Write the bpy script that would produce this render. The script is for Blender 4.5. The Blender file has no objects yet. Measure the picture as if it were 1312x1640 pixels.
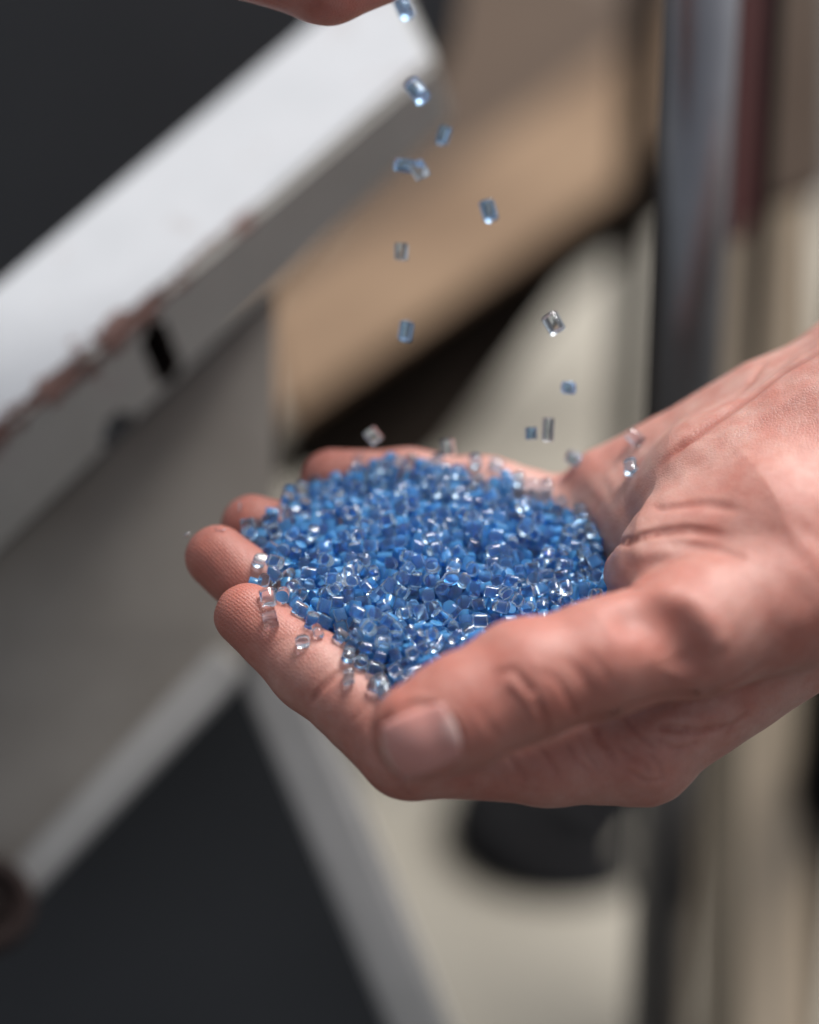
import bpy, bmesh, math, random
import numpy as np
from mathutils import Vector, Matrix

# ------------------------------------------------------------------ camera, world, light
SC = bpy.context.scene
COL = SC.collection
TILT = math.radians(30)          # the camera looks down by this much
ORG = np.array([0.0, 0.0, 1.10]) # focus point, metres
XR = np.array([1.0, 0, 0])
YU = np.array([0, math.sin(TILT), math.cos(TILT)])
ZB = np.array([0, -math.cos(TILT), math.sin(TILT)])
DIST = 60.0                      # camera to focus point, cm

def W(p):
    """hand frame (cm: right, up, towards the camera) -> world metres"""
    p = np.asarray(p, float)
    return ORG + 0.01 * (p[..., 0:1] * XR + p[..., 1:2] * YU + p[..., 2:3] * ZB)

def P(px, py, z):
    s = (DIST - z) / DIST
    return np.array([(px - 656) / 90.0 * s, (820 - py) / 90.0 * s, z])

cam_d = bpy.data.cameras.new('camera')
cam = bpy.data.objects.new('camera', cam_d); COL.objects.link(cam)
cam.location = W([0, 0, DIST])
cam.rotation_euler = (math.radians(90) - TILT, 0, 0)
cam_d.sensor_fit = 'VERTICAL'; cam_d.sensor_height = 36.0; cam_d.sensor_width = 28.8
cam_d.lens = 36.0 * DIST / (1640 / 90.0)
cam_d.clip_start = 0.02; cam_d.clip_end = 60
cam_d.dof.use_dof = True
cam_d.dof.focus_distance = (DIST - 0.4) / 100
cam_d.dof.aperture_fstop = cam_d.lens / 30.0
SC.camera = cam

wd = bpy.data.worlds.new('World'); SC.world = wd; wd.use_nodes = True
nt = wd.node_tree
SUN_EL, SUN_AZ = math.radians(62), math.radians(45)   # behind and a little to the right of the hands
sky = nt.nodes.new('ShaderNodeTexSky'); sky.sky_type = 'NISHITA'; sky.sun_disc = False
sky.sun_elevation = SUN_EL; sky.sun_rotation = SUN_AZ
sky.dust_density = 4.0; sky.air_density = 1.0; sky.ozone_density = 1.0
hsv = nt.nodes.new('ShaderNodeHueSaturation'); hsv.inputs['Saturation'].default_value = 0.35
nt.links.new(sky.outputs[0], hsv.inputs['Color'])
nt.links.new(hsv.outputs[0], nt.nodes['Background'].inputs[0])
nt.nodes['Background'].inputs[1].default_value = 0.135
sl = bpy.data.lights.new('sun', 'SUN'); sl.energy = 4.2; sl.angle = math.radians(24)
sl.color = (1.0, 0.975, 0.95)
so = bpy.data.objects.new('sun', sl); COL.objects.link(so)
sdir = Vector((math.sin(SUN_AZ) * math.cos(SUN_EL), math.cos(SUN_AZ) * math.cos(SUN_EL), math.sin(SUN_EL)))
so.rotation_euler = sdir.to_track_quat('Z', 'Y').to_euler()

SC.view_settings.view_transform = 'Standard'; SC.view_settings.look = 'None'
SC.view_settings.gamma = 1; SC.view_settings.exposure = 0.0
SC.render.engine = 'CYCLES'
cy = SC.cycles
cy.max_bounces = 28; cy.transmission_bounces = 28; cy.transparent_max_bounces = 8
cy.glossy_bounces = 6; cy.diffuse_bounces = 4; cy.caustics_reflective = False; cy.caustics_refractive = True
cy.use_denoising = True; cy.sample_clamp_indirect = 8.0
try: cy.denoiser = 'OPENIMAGEDENOISE'
except Exception: pass

# ------------------------------------------------------------------ helpers
def tag(o, label=None, cat=None, group=None, kind=None):
    if label: o['label'] = label
    if cat: o['category'] = cat
    if group: o['group'] = group
    if kind: o['kind'] = kind
    return o

def mesh_obj(name, V, F, mat=None, parent=None, smooth=False):
    me = bpy.data.meshes.new(name)
    me.from_pydata([tuple(v) for v in V], [], [tuple(int(i) for i in f) for f in F]); me.update()
    o = bpy.data.objects.new(name, me); COL.objects.link(o)
    if mat: me.materials.append(mat)
    if smooth: me.polygons.foreach_set('use_smooth', [True] * len(me.polygons))
    if parent: o.parent = parent
    return o

def new_mat(name, color, rough=0.5, metal=0.0):
    m = bpy.data.materials.new(name); m.use_nodes = True
    b = m.node_tree.nodes['Principled BSDF']
    b.inputs['Base Color'].default_value = (*color, 1)
    b.inputs['Roughness'].default_value = rough
    b.inputs['Metallic'].default_value = metal
    return m, m.node_tree, b

def N(nt, typ, **kw):
    n = nt.nodes.new(typ)
    for k, v in kw.items():
        if k.startswith('_'): setattr(n, k[1:], v)
        else: n.inputs[k.replace('__', ' ')].default_value = v
    return n

def noisy(name, c1, c2, scale=20, rough=0.5, metal=0.0, detail=5, lo=0.35, hi=0.65, bump=0.0, stretch=(1, 1, 1)):
    """paint or material whose own colour varies between two tones"""
    m, t, b = new_mat(name, c1, rough, metal)
    tc = N(t, 'ShaderNodeTexCoord'); mp = N(t, 'ShaderNodeMapping'); mp.inputs['Scale'].default_value = stretch
    t.links.new(tc.outputs['Object'], mp.inputs[0])
    no = N(t, 'ShaderNodeTexNoise', Scale=scale, Detail=detail, Roughness=0.6)
    t.links.new(mp.outputs[0], no.inputs['Vector'])
    r = N(t, 'ShaderNodeValToRGB')
    r.color_ramp.elements[0].position = lo; r.color_ramp.elements[0].color = (*c1, 1)
    r.color_ramp.elements[1].position = hi; r.color_ramp.elements[1].color = (*c2, 1)
    t.links.new(no.outputs[0], r.inputs[0]); t.links.new(r.outputs[0], b.inputs['Base Color'])
    if bump:
        bp = N(t, 'ShaderNodeBump', Strength=bump, Distance=0.002)
        t.links.new(no.outputs[0], bp.inputs['Height']); t.links.new(bp.outputs[0], b.inputs['Normal'])
    return m

# ------------------------------------------------------------------ the hand as one smooth surface
def smin(a, b, k):
    h = np.clip(0.5 + 0.5 * (b - a) / k, 0, 1)
    return b * (1 - h) + a * h - k * h * (1 - h)

def cone(p, a, b, r1, r2):
    pa = p - a; ba = (b - a).astype(p.dtype)
    h = np.clip((pa @ ba) / float(ba @ ba), 0, 1)
    d = pa - h[..., None] * ba
    return np.sqrt((d * d).sum(-1)) - (r1 + (r2 - r1) * h)

def chain(p, pts, rad, k=0.25):
    """tapering limb through joints"""
    out = None
    for i in range(len(pts) - 1):
        c = cone(p, pts[i], pts[i + 1], rad[i], rad[i + 1])
        out = c if out is None else smin(out, c, k)
    return out

F32 = np.float32
def Q(*a): return P(*a).astype(F32)
# joints: picture position of the joint and its distance towards the camera in cm
INDEX = ([Q(1035, 1212, 0.8), Q(880, 1214, 1.1), Q(655, 1202, 1.35), Q(500, 1074, 0.65), Q(395, 986, 0.15)], [0.87, 0.81, 0.81, 0.70, 0.58])
MIDDLE = ([Q(1010, 1130, -0.2), Q(800, 1110, 0.0), Q(600, 1085, -0.1), Q(462, 985, -0.9), Q(348, 893, -1.1)], [0.85, 0.80, 0.80, 0.68, 0.585])
RING = ([Q(985, 1010, -1.5), Q(690, 940, -2.0), Q(525, 885, -2.4), Q(403, 841, -2.3)], [0.88, 0.82, 0.68, 0.57])
PINKY = ([Q(930, 850, -3.0), Q(775, 802, -3.3), Q(655, 779, -3.5), Q(533, 769, -3.5)], [0.90, 0.80, 0.67, 0.59])
THUMB = ([Q(1255, 950, 1.5), Q(1110, 1010, 2.35), Q(960, 1056, 3.0), Q(838, 1092, 3.35), Q(740, 1141, 3.6), Q(674, 1170, 3.75)], [1.35, 1.11, 0.95, 0.99, 0.92, 0.84])

def palm(p):
    m = [cone(p, Q(1030, 1205, 1.0), Q(1290, 960, 0.0), .80, 1.5),
         cone(p, Q(1005, 1120, 0.0), Q(1290, 900, -0.8), .88, 1.5),
         cone(p, Q(985, 1030, -1.5), Q(1280, 840, -1.6), .88, 1.4),
         cone(p, Q(930, 880, -2.9), Q(1240, 780, -2.4), .88, 1.4)]
    d = m[0]
    for c in m[1:]: d = smin(d, c, 0.7)
    d = smin(d, cone(p, Q(982, 795, -2.8), Q(1235, 715, -2.45), .93, 1.50), 0.42)      # heel below the little finger
    fore = cone(p, Q(1245, 905, -0.1), Q(2600, 60, -4.0), 1.84, 3.6)                    # forearm, thumb side
    fore = smin(fore, cone(p, Q(1260, 740, -2.4), Q(2600, -160, -6.5), 1.62, 3.2), 0.5) # forearm, outer side
    fore = smin(fore, cone(p, Q(1165, 815, -0.55), Q(2600, -60, -3.5), 1.50, 2.6), 0.75)
    d = smin(d, fore, 0.65)
    d = smin(d, cone(p, Q(1075, 935, 1.2), Q(1235, 880, 0.9), 1.05, 1.6), 0.9)        # ball of the thumb
    d = smin(d, cone(p, Q(1022, 925, 0.3), Q(1085, 900, 0.7), .45, 1.05), 0.8)
    d = smin(d, cone(p, Q(1052, 850, -1.5), Q(1150, 800, -1.0), 1.0, 1.35), 0.8)          # heel of the palm
    return d

def base_sdf(p):
    pm = palm(p)
    out = pm
    th = chain(p, *THUMB, k=0.35)
    for fg, k in ((INDEX, .30), (MIDDLE, .4), (RING, .4), (PINKY, .4)):
        f = chain(p, *fg)
        out = smin(out, smin(f, pm, k), 0.06)
    out = smin(out, smin(th, pm, 0.32), 0.05)
    return np.maximum(out, p[..., 0] * .85 + p[..., 1] * .5 - 18.0)      # forearm ends well outside the picture

def surf_z(fn, px, py, z0=7.0, z1=-8.0):
    """first hit along the view line of a picture point: marches the field"""
    z = z0
    for i in range(80):
        d = float(fn(Q(px, py, z)[None])[0])
        if d < 0.004: return z
        z -= max(d * 0.85, 0.004)
        if z < z1: return None
    return z

# creases and swellings drawn on the skin: (kind, polyline in picture points, width cm, height cm)
STROKES = [
    # thumb joint wrinkles
    ([(786, 1104), (798, 1078), (822, 1072), (846, 1100), (868, 1140), (878, 1168), (862, 1178)], .05, -.075),
    ([(800, 1135), (815, 1105), (840, 1125), (856, 1160)], .035, -.035),
    ([(818, 1090), (842, 1120), (862, 1156)], .055, .05),
    ([(862, 1066), (890, 1090), (914, 1125), (925, 1148)], .06, -.035),
    ([(768, 1130), (780, 1158), (800, 1182)], .05, -.02),
    ([(850, 1056), (880, 1080), (900, 1120)], .06, .02),
    # skin fold round the thumb nail
    ([(700, 1118), (728, 1145), (748, 1185), (736, 1205)], .06, .050),
    ([(630, 1132), (664, 1116), (702, 1124)], .05, .035),
    ([(744, 1196), (738, 1168), (716, 1136)], .03, -.05),
    ([(640, 1134), (668, 1124), (704, 1128)], .03, -.03),
    ([(655, 1246), (700, 1234), (742, 1208)], .03, -.04),
    ([(676, 1250), (720, 1236), (752, 1212)], .05, .03),
    ([(740, 1240), (810, 1206), (880, 1178), (950, 1150), (1010, 1131), (1080, 1116)], .05, -.13),  # groove under the thumb; its dark tint paints in the thumb's shadow
    # more small folds on knuckle and thumb
    ([(742, 1100), (752, 1128), (770, 1150)], .04, -.012),
    ([(902, 1052), (930, 1080), (948, 1110)], .06, -.02),
    ([(936, 1040), (962, 1066), (980, 1096)], .06, -.016),
    ([(790, 1222), (806, 1248), (812, 1262)], .04, -.018),
    ([(740, 1240), (752, 1262), (756, 1276)], .04, -.014),
    ([(925, 1178), (940, 1206), (960, 1236)], .04, -.03),
    ([(1045, 1180), (1080, 1200), (1110, 1195)], .04, -.035),
    ([(1075, 1215), (1090, 1200), (1120, 1188)], .035, -.025),
    ([(560, 1160), (580, 1140), (596, 1118)], .05, -.014),
    ([(430, 1050), (446, 1030), (470, 1016)], .04, -.010),
    ([(640, 1240), (646, 1262), (660, 1276)], .05, -.02),
    # finger crease of the index
    ([(497, 1128), (512, 1106), (536, 1084), (560, 1070)], .06, -.07),
    ([(598, 1200), (612, 1165), (628, 1140)], .07, -.05),
    # web between thumb and palm
    ([(975, 890), (1010, 868), (1060, 852), (1100, 848), (1160, 856)], .09, -.10),
    ([(1010, 835), (1060, 815), (1130, 806), (1190, 818)], .10, -.045),
    ([(970, 905), (1030, 888), (1100, 884)], .13, .05),
    ([(955, 935), (980, 945), (1020, 945)], .09, -.05),
    
    ([(1090, 870), (1150, 880), (1200, 900)], .09, -.025),
    # hollow behind the thumb joint
    ([(970, 1000), (1020, 990), (1070, 1010), (1100, 1045), (1080, 1080)], .36, -.17),
    ([(1040, 945), (1105, 965), (1140, 1005), (1150, 1050)], .26, .09),
    # fold between thumb and index knuckle
    ([(1010, 1128), (1100, 1112), (1180, 1092), (1225, 1062)], .06, -.10),
    ([(1020, 1140), (1060, 1165), (1120, 1172), (1180, 1160)], .06, -.07),
    ([(1060, 1148), (1110, 1152), (1160, 1146)], .06, .02),
    ([(950, 1160), (962, 1185), (974, 1200), (985, 1225)], .055, -.08),
    ([(1000, 1150), (1024, 1178), (1050, 1200)], .05, -.04),
    ([(905, 1190), (920, 1215), (942, 1235)], .045, -.035),
    ([(865, 1200), (885, 1225), (895, 1245)], .045, -.028),
    ([(815, 1212), (835, 1238), (845, 1252)], .045, -.024),
    ([(985, 1190), (1010, 1215), (1030, 1222), (1042, 1240)], .045, -.035),
    ([(1030, 1200), (1055, 1225), (1060, 1250)], .04, -.03),
    ([(1000, 1230), (1030, 1250), (1068, 1248)], .04, -.025),
    ([(1160, 1180), (1175, 1160), (1200, 1140)], .05, -.05),
    # wrist tendon line and notch
    ([(1050, 755), (1110, 700), (1180, 650), (1250, 598), (1330, 552)], .12, -.08),
    ([(1100, 745), (1180, 690), (1260, 640), (1330, 600)], .16, .04),
    ([(1230, 575), (1205, 610), (1170, 640)], .08, -.03),
    # little finger joint
    ([(690, 716), (700, 740), (704, 760)], .06, -.06),
    ([(820, 735), (840, 760)], .06, -.04),
]
_ST = None
def strokes():
    global _ST
    if _ST is None:
        _ST = []
        for pts, w, h in STROKES:
            pl = []
            for (x, y) in pts:
                z = surf_z(base_sdf, x, y)
                if z is not None: pl.append(Q(x, y, z))
            if len(pl) > 1: _ST.append((pl, w, h))
    return _ST

def seg_dist(p, pl):
    out = None; n = len(pl) - 1
    for i in range(n):
        a, b = pl[i], pl[i + 1]; ba = b - a; pa = p - a
        h = np.clip((pa @ ba) / float(ba @ ba + 1e-9), 0, 1)
        d = pa - h[..., None] * ba
        dd = np.sqrt((d * d).sum(-1))
        t = (i + h) / n
        fade = np.clip(np.minimum(t, 1 - t) * 5 + 0.15, 0, 1)
        if out is None: out, f = dd, fade
        else:
            m = dd < out; out = np.where(m, dd, out); f = np.where(m, fade, f)
    return out, f

def fine_sdf(p):
    d = base_sdf(p)
    for pl, w, h in strokes():
        c = np.mean(pl, axis=0); R = max(np.linalg.norm(q - c) for q in pl) + 4 * w
        sel = ((p - c) ** 2).sum(-1) < R * R
        if not sel.any(): continue
        dd, f = seg_dist(p[sel], pl)
        d[sel] -= h * f * np.exp(-(dd / w) ** 2)
    # uneven flesh and fine folds
    x, y, z = p[:, 0], p[:, 1], p[:, 2]
    d += .010 * np.sin(2.9 * x + 1.7 * np.sin(1.9 * y + z)) * np.sin(3.3 * y + 1.3 * np.sin(2.3 * z)) 
    d += .0035 * np.sin(9.1 * x + 5 * np.sin(1.1 * y) + 2 * z) * np.sin(7.7 * y + 3 * np.sin(1.7 * x)) * (1 + np.sin(1.3 * x + 2 * z))
    return d

def surface_nets(fn, lo, hi, h):
    n = [int(math.ceil((hi[i] - lo[i]) / h)) + 1 for i in range(3)]
    ax = [lo[i] + h * np.arange(n[i], dtype=F32) for i in range(3)]
    S = np.empty(n, F32)
    yy, zz = np.meshgrid(ax[1], ax[2], indexing='ij')
    # coarse pass skips slices far from skin
    for i in range(0, n[0], 4):
        xs = ax[0][i:i + 4]
        g = np.empty((len(xs),) + yy.shape + (3,), F32)
        g[..., 0] = xs[:, None, None]; g[..., 1] = yy; g[..., 2] = zz
        S[i:i + 4] = fn(g.reshape(-1, 3)).reshape(g.shape[:3])
    ins = S < 0
    c = np.zeros([k - 1 for k in n], np.int8)
    for dx in (0, 1):
        for dy in (0, 1):
            for dz in (0, 1):
                c += ins[dx:n[0] - 1 + dx, dy:n[1] - 1 + dy, dz:n[2] - 1 + dz]
    act = (c > 0) & (c < 8)
    ci = np.argwhere(act)
    idx = -np.ones(act.shape, np.int32); idx[act] = np.arange(len(ci))
    acc = np.zeros((len(ci), 3)); cnt = np.zeros(len(ci))
    corners = [(a, b, d) for a in (0, 1) for b in (0, 1) for d in (0, 1)]
    for u in corners:
        for k in range(3):
            if u[k]: continue
            v = list(u); v[k] = 1
            s0 = S[ci[:, 0] + u[0], ci[:, 1] + u[1], ci[:, 2] + u[2]]
            s1 = S[ci[:, 0] + v[0], ci[:, 1] + v[1], ci[:, 2] + v[2]]
            m = (s0 < 0) != (s1 < 0)
            t = s0[m] / (s0[m] - s1[m])
            q = ci[m] + np.array(u, float); q[:, k] += t
            acc[m] += q; cnt[m] += 1
    V = acc / cnt[:, None] * h + np.array(lo)
    F = []
    for k in range(3):
        a, b = [(1, 2), (2, 0), (0, 1)][k]
        s = [slice(None)] * 3; s[k] = slice(0, n[k] - 1); s2 = list(s); s2[k] = slice(1, n[k])
        e = ins[tuple(s)] != ins[tuple(s2)]
        ei = np.argwhere(e)
        ei = ei[(ei[:, a] > 0) & (ei[:, b] > 0) & (ei[:, a] < n[a] - 1) & (ei[:, b] < n[b] - 1)]
        def gi(da, db):
            q = ei.copy(); q[:, a] -= da; q[:, b] -= db
            return idx[q[:, 0], q[:, 1], q[:, 2]]
        quad = np.stack([gi(1, 1), gi(0, 1), gi(0, 0), gi(1, 0)], 1)
        fl = ins[ei[:, 0], ei[:, 1], ei[:, 2]]
        quad[~fl] = quad[~fl][:, ::-1]
        F.append(quad)
    return V, np.concatenate(F)

def grad(fn, V, e=0.02):
    G = np.empty_like(V)
    for k in range(3):
        d = np.zeros(3, F32); d[k] = e
        G[:, k] = (fn(V + d) - fn(V - d)) / (2 * e)
    return G

def project(fn, V, it=2, e=0.02, cap=0.08):
    for _ in range(it):
        G = grad(fn, V, e); d = fn(V)
        g2 = (G * G).sum(1)
        st = d / np.maximum(g2, 0.25)
        V = V - np.clip(st, -cap, cap)[:, None] * G
    return V

def build_hand_mesh(h=0.10, levels=1):
    V, F = surface_nets(base_sdf, (-4.6, -6.0, -6.8), (17.8, 11.5, 6.0), h)
    V = project(base_sdf, V.astype(F32), 1)
    if levels:
        me = bpy.data.meshes.new('tmp'); me.from_pydata(V.tolist(), [], F.tolist())
        o = bpy.data.objects.new('tmp', me); COL.objects.link(o)
        s = o.modifiers.new('s', 'SUBSURF'); s.levels = levels; s.render_levels = levels
        dg = bpy.context.evaluated_depsgraph_get(); ev = o.evaluated_get(dg).to_mesh()
        V = np.empty(len(ev.vertices) * 3, F32); ev.vertices.foreach_get('co', V); V = V.reshape(-1, 3)
        F = np.empty(len(ev.polygons) * 4, np.int32); ev.loops.foreach_get('vertex_index', F); F = F.reshape(-1, 4)
        o.evaluated_get(dg).to_mesh_clear(); bpy.data.objects.remove(o); bpy.data.meshes.remove(me)
    V = project(fine_sdf, V, 2, 0.015)
    return V, F
# ------------------------------------------------------------------ materials
def skin_material():
    m, t, b = new_mat('skin', (.60, .33, .26), .48)
    L = t.links
    tc = N(t, 'ShaderNodeTexCoord')
    n1 = N(t, 'ShaderNodeTexNoise', Scale=55, Detail=4, Roughness=.6); L.new(tc.outputs['Object'], n1.inputs['Vector'])
    n2 = N(t, 'ShaderNodeTexNoise', Scale=420, Detail=3, Roughness=.6); L.new(tc.outputs['Object'], n2.inputs['Vector'])
    r1 = N(t, 'ShaderNodeValToRGB')
    r1.color_ramp.elements[0].position = .40; r1.color_ramp.elements[0].color = (.54, .32, .27, 1)
    r1.color_ramp.elements[1].position = .60; r1.color_ramp.elements[1].color = (.46, .195, .155, 1)
    L.new(n1.outputs[0], r1.inputs[0])
    n3 = N(t, 'ShaderNodeTexNoise', Scale=130, Detail=5, Roughness=.65); L.new(tc.outputs['Object'], n3.inputs['Vector'])
    ad = N(t, 'ShaderNodeMath', _operation='MULTIPLY_ADD'); L.new(n3.outputs[0], ad.inputs[0]); ad.inputs[1].default_value = .55
    mh = N(t, 'ShaderNodeMath', _operation='MULTIPLY'); L.new(n1.outputs[0], mh.inputs[0]); mh.inputs[1].default_value = .45
    L.new(mh.outputs[0], ad.inputs[2]); L.new(ad.outputs[0], r1.inputs[0])
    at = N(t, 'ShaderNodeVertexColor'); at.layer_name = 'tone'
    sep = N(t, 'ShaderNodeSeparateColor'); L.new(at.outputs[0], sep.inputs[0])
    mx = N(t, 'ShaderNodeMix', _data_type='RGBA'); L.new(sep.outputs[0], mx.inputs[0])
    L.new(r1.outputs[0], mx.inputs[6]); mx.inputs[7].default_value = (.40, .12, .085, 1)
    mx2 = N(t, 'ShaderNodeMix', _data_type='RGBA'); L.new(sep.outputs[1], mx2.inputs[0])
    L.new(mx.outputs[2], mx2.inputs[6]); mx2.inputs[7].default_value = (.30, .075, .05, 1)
    mx3 = N(t, 'ShaderNodeMix', _data_type='RGBA'); mx3.inputs[0].default_value = .12; mx3.blend_type = 'OVERLAY'
    L.new(mx2.outputs[2], mx3.inputs[6]); L.new(n2.outputs[0], mx3.inputs[7])
    L.new(mx3.outputs[2], b.inputs['Base Color'])
    b.inputs['Subsurface Weight'].default_value = .35
    b.inputs['Subsurface Radius'].default_value = (1.0, .35, .18)
    b.inputs['Subsurface Scale'].default_value = .004
    b.inputs['Specular IOR Level'].default_value = .42
    # fine skin grain and finger ridges
    vo = N(t, 'ShaderNodeTexVoronoi', Scale=1500); vo.feature = 'DISTANCE_TO_EDGE'
    L.new(tc.outputs['Object'], vo.inputs['Vector'])
    pw = N(t, 'ShaderNodeMath', _operation='MINIMUM'); L.new(vo.outputs[0], pw.inputs[0]); pw.inputs[1].default_value = .25
    wv = N(t, 'ShaderNodeTexWave', Scale=540, Distortion=9.0, Detail=2); wv.inputs['Detail Scale'].default_value = .12
    mp = N(t, 'ShaderNodeMapping'); mp.inputs['Rotation'].default_value = (0, .5, -.6)
    L.new(tc.outputs['Object'], mp.inputs[0]); L.new(mp.outputs[0], wv.inputs['Vector'])
    wm = N(t, 'ShaderNodeMath', _operation='MULTIPLY'); wh = N(t, 'ShaderNodeMath', _operation='MULTIPLY'); L.new(wv.outputs['Fac'], wh.inputs[0]); wh.inputs[1].default_value = .3; L.new(wh.outputs[0], wm.inputs[0]); L.new(sep.outputs[2], wm.inputs[1])
    a1 = N(t, 'ShaderNodeMath', _operation='MULTIPLY_ADD'); L.new(pw.outputs[0], a1.inputs[0]); a1.inputs[1].default_value = 1.6
    L.new(wm.outputs[0], a1.inputs[2])
    a2 = N(t, 'ShaderNodeMath', _operation='MULTIPLY_ADD'); L.new(n2.outputs[0], a2.inputs[0]); a2.inputs[1].default_value = .45
    L.new(a1.outputs[0], a2.inputs[2])
    bp = N(t, 'ShaderNodeBump', Strength=.38, Distance=.00026); L.new(a2.outputs[0], bp.inputs['Height'])
    L.new(bp.outputs[0], b.inputs['Normal'])
    return m
SKIN = skin_material()
NAIL, _t, _b = new_mat('nail', (.66, .36, .31), .26)
_b.inputs['Subsurface Weight'].default_value = .3; _b.inputs['Subsurface Radius'].default_value = (1, .4, .25); _b.inputs['Subsurface Scale'].default_value = .002
_at = N(_t, 'ShaderNodeVertexColor'); _at.layer_name = 'tone'; _t.links.new(_at.outputs[0], _b.inputs['Base Color'])

def pellet_material():
    m, t, b = new_mat('pellet_plastic', (.63, .835, 1.0), .012)
    L = t.links
    b.inputs['Transmission Weight'].default_value = .97
    b.inputs['IOR'].default_value = 1.49
    b.inputs['Specular IOR Level'].default_value = .6
    tc = N(t, 'ShaderNodeTexCoord')
    no = N(t, 'ShaderNodeTexNoise', Scale=900, Detail=3); L.new(tc.outputs['Object'], no.inputs['Vector'])
    # sawn end faces are frosted, the sides stay clear
    sx = N(t, 'ShaderNodeSeparateXYZ'); L.new(tc.outputs['Normal'], sx.inputs[0])
    ab = N(t, 'ShaderNodeMath', _operation='ABSOLUTE'); L.new(sx.outputs[2], ab.inputs[0])
    gt = N(t, 'ShaderNodeMath', _operation='GREATER_THAN'); L.new(ab.outputs[0], gt.inputs[0]); gt.inputs[1].default_value = .9
    ml = N(t, 'ShaderNodeMath', _operation='MULTIPLY_ADD'); L.new(gt.outputs[0], ml.inputs[0]); ml.inputs[1].default_value = .14; ml.inputs[2].default_value = .015
    L.new(ml.outputs[0], b.inputs['Roughness'])
    bp = N(t, 'ShaderNodeBump', Strength=.06, Distance=.0002); L.new(no.outputs[0], bp.inputs['Height']); L.new(bp.outputs[0], b.inputs['Normal'])
    return m
PELLET = pellet_material()
PELLET_CLEAR = PELLET.copy(); PELLET_CLEAR.name = 'pellet_plastic_pale'
_pb = PELLET_CLEAR.node_tree.nodes['Principled BSDF']
_pb.inputs['Base Color'].default_value = (.80, .90, 1.0, 1); _pb.inputs['Transmission Weight'].default_value = 1.0

PELLET_AIR = PELLET.copy(); PELLET_AIR.name = 'pellet_plastic_airborne'
PELLET_AIR.node_tree.nodes['Principled BSDF'].inputs['Base Color'].default_value = (.42, .68, 1.0, 1)
PELLET_DEEP = PELLET.copy(); PELLET_DEEP.name = 'pellet_plastic_glow'
_pb = PELLET_DEEP.node_tree.nodes['Principled BSDF']
_pb.inputs['Base Color'].default_value = (.15, .53, 1.0, 1); _pb.inputs['Transmission Weight'].default_value = .66  # same plastic, bluer and less clear: the pile's inner glow painted in

# ------------------------------------------------------------------ background
def slab(name, pts, thick, mat, parent=None, bevel=.0, away=(0, 0, -1)):
    """a solid board or plate: picture outline on its own plane, pushed back by thick cm"""
    f = np.array([P(*q) for q in pts]); n = len(f)
    bk = f + np.array(away, float) * thick
    Vv = W(np.concatenate([f, bk]))
    Fs = [list(range(n))[::-1], list(range(n, 2 * n))] + [[i, (i + 1) % n, n + (i + 1) % n, n + i] for i in range(n)]
    o = mesh_obj(name, Vv, Fs, mat, parent)
    bm = bmesh.new(); bm.from_mesh(o.data); bmesh.ops.recalc_face_normals(bm, faces=bm.faces)
    if bevel: bmesh.ops.bevel(bm, geom=list(bm.edges), offset=bevel / 100, segments=2, affect='EDGES')
    bm.to_mesh(o.data); bm.free()
    return o

def post(name, px, py0, py1, z, r, mat, parent=None, seg=40):
    """upright round tube seen from the camera, r in cm"""
    c = P(px, 820, z); up = np.array([0, math.cos(TILT), math.sin(TILT)])
    s = 90 * DIST / (DIST - z)
    lo = (820 - py1) / s / math.cos(TILT); hi = (820 - py0) / s / math.cos(TILT)
    e1 = np.array([1.0, 0, 0]); e2 = np.cross(up, e1)
    V = []; F = []
    for k, hh in enumerate((lo, hi)):
        for i in range(seg):
            a = 2 * math.pi * i / seg
            V.append(c + up * hh + r * (math.cos(a) * e1 + math.sin(a) * e2))
    for i in range(seg): F.append([i, (i + 1) % seg, seg + (i + 1) % seg, seg + i])
    F += [list(range(seg))[::-1], list(range(seg, 2 * seg))]
    return mesh_obj(name, W(np.array(V)), F, mat, parent, smooth=True)

def empty(name, p, **kw):
    o = bpy.data.objects.new(name, None); COL.objects.link(o); o['_'] = 0; del o['_']
    o.empty_display_size = .02
    return tag(o, **kw)

M_WHITE = noisy('white_paint', (0.576, 0.592, 0.6), (0.64, 0.656, 0.664), scale=22, rough=.5, bump=.1)
M_DARK = noisy('charcoal_paint', (0.0096, 0.0112, 0.0136), (0.016, 0.0176, 0.0208), scale=9, rough=.55)
M_GREY = noisy('grey_steel', (0.216, 0.194, 0.168), (0.346, 0.32, 0.285), scale=10, rough=.6)
M_EDGE = noisy('pale_steel', (0.309, 0.304, 0.289), (0.454, 0.443, 0.428), scale=16, rough=.55)
M_CREAM = noisy('cream_concrete', (0.243, 0.221, 0.179), (0.333, 0.31, 0.262), scale=5, rough=.8)
M_TAN = noisy('tan_wood', (.15, .09, .05), (.30, .198, .12), scale=9, rough=.7, stretch=(1, 2, 3))
M_BROWN = noisy('brown_wood', (0.077, 0.0476, 0.0294), (0.119, 0.077, 0.049), scale=6, rough=.7)
M_UMBER = noisy('umber_wood', (.045, .03, .02), (.08, .05, .032), scale=7, rough=.8)
M_BLACK = noisy('black_rubber', (0.00448, 0.00448, 0.00504), (0.00896, 0.00896, 0.0101), scale=10, rough=.85)
M_BLACKISH = noisy('blackish_wood', (.018, .013, .010), (.034, .026, .020), scale=12, rough=.85)
M_STEEL = noisy('dark_steel', (0.137, 0.142, 0.148), (0.274, 0.274, 0.288), scale=8, rough=.28, metal=.85)
M_RED = noisy('dull_red_paint', (0.08, 0.0256, 0.024), (0.12, 0.04, 0.036), scale=9, rough=.5)
M_RUST = noisy('dark_rust', (0.0101, 0.00403, 0.00288), (0.0202, 0.0075, 0.00518), scale=60, rough=.85)
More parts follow.
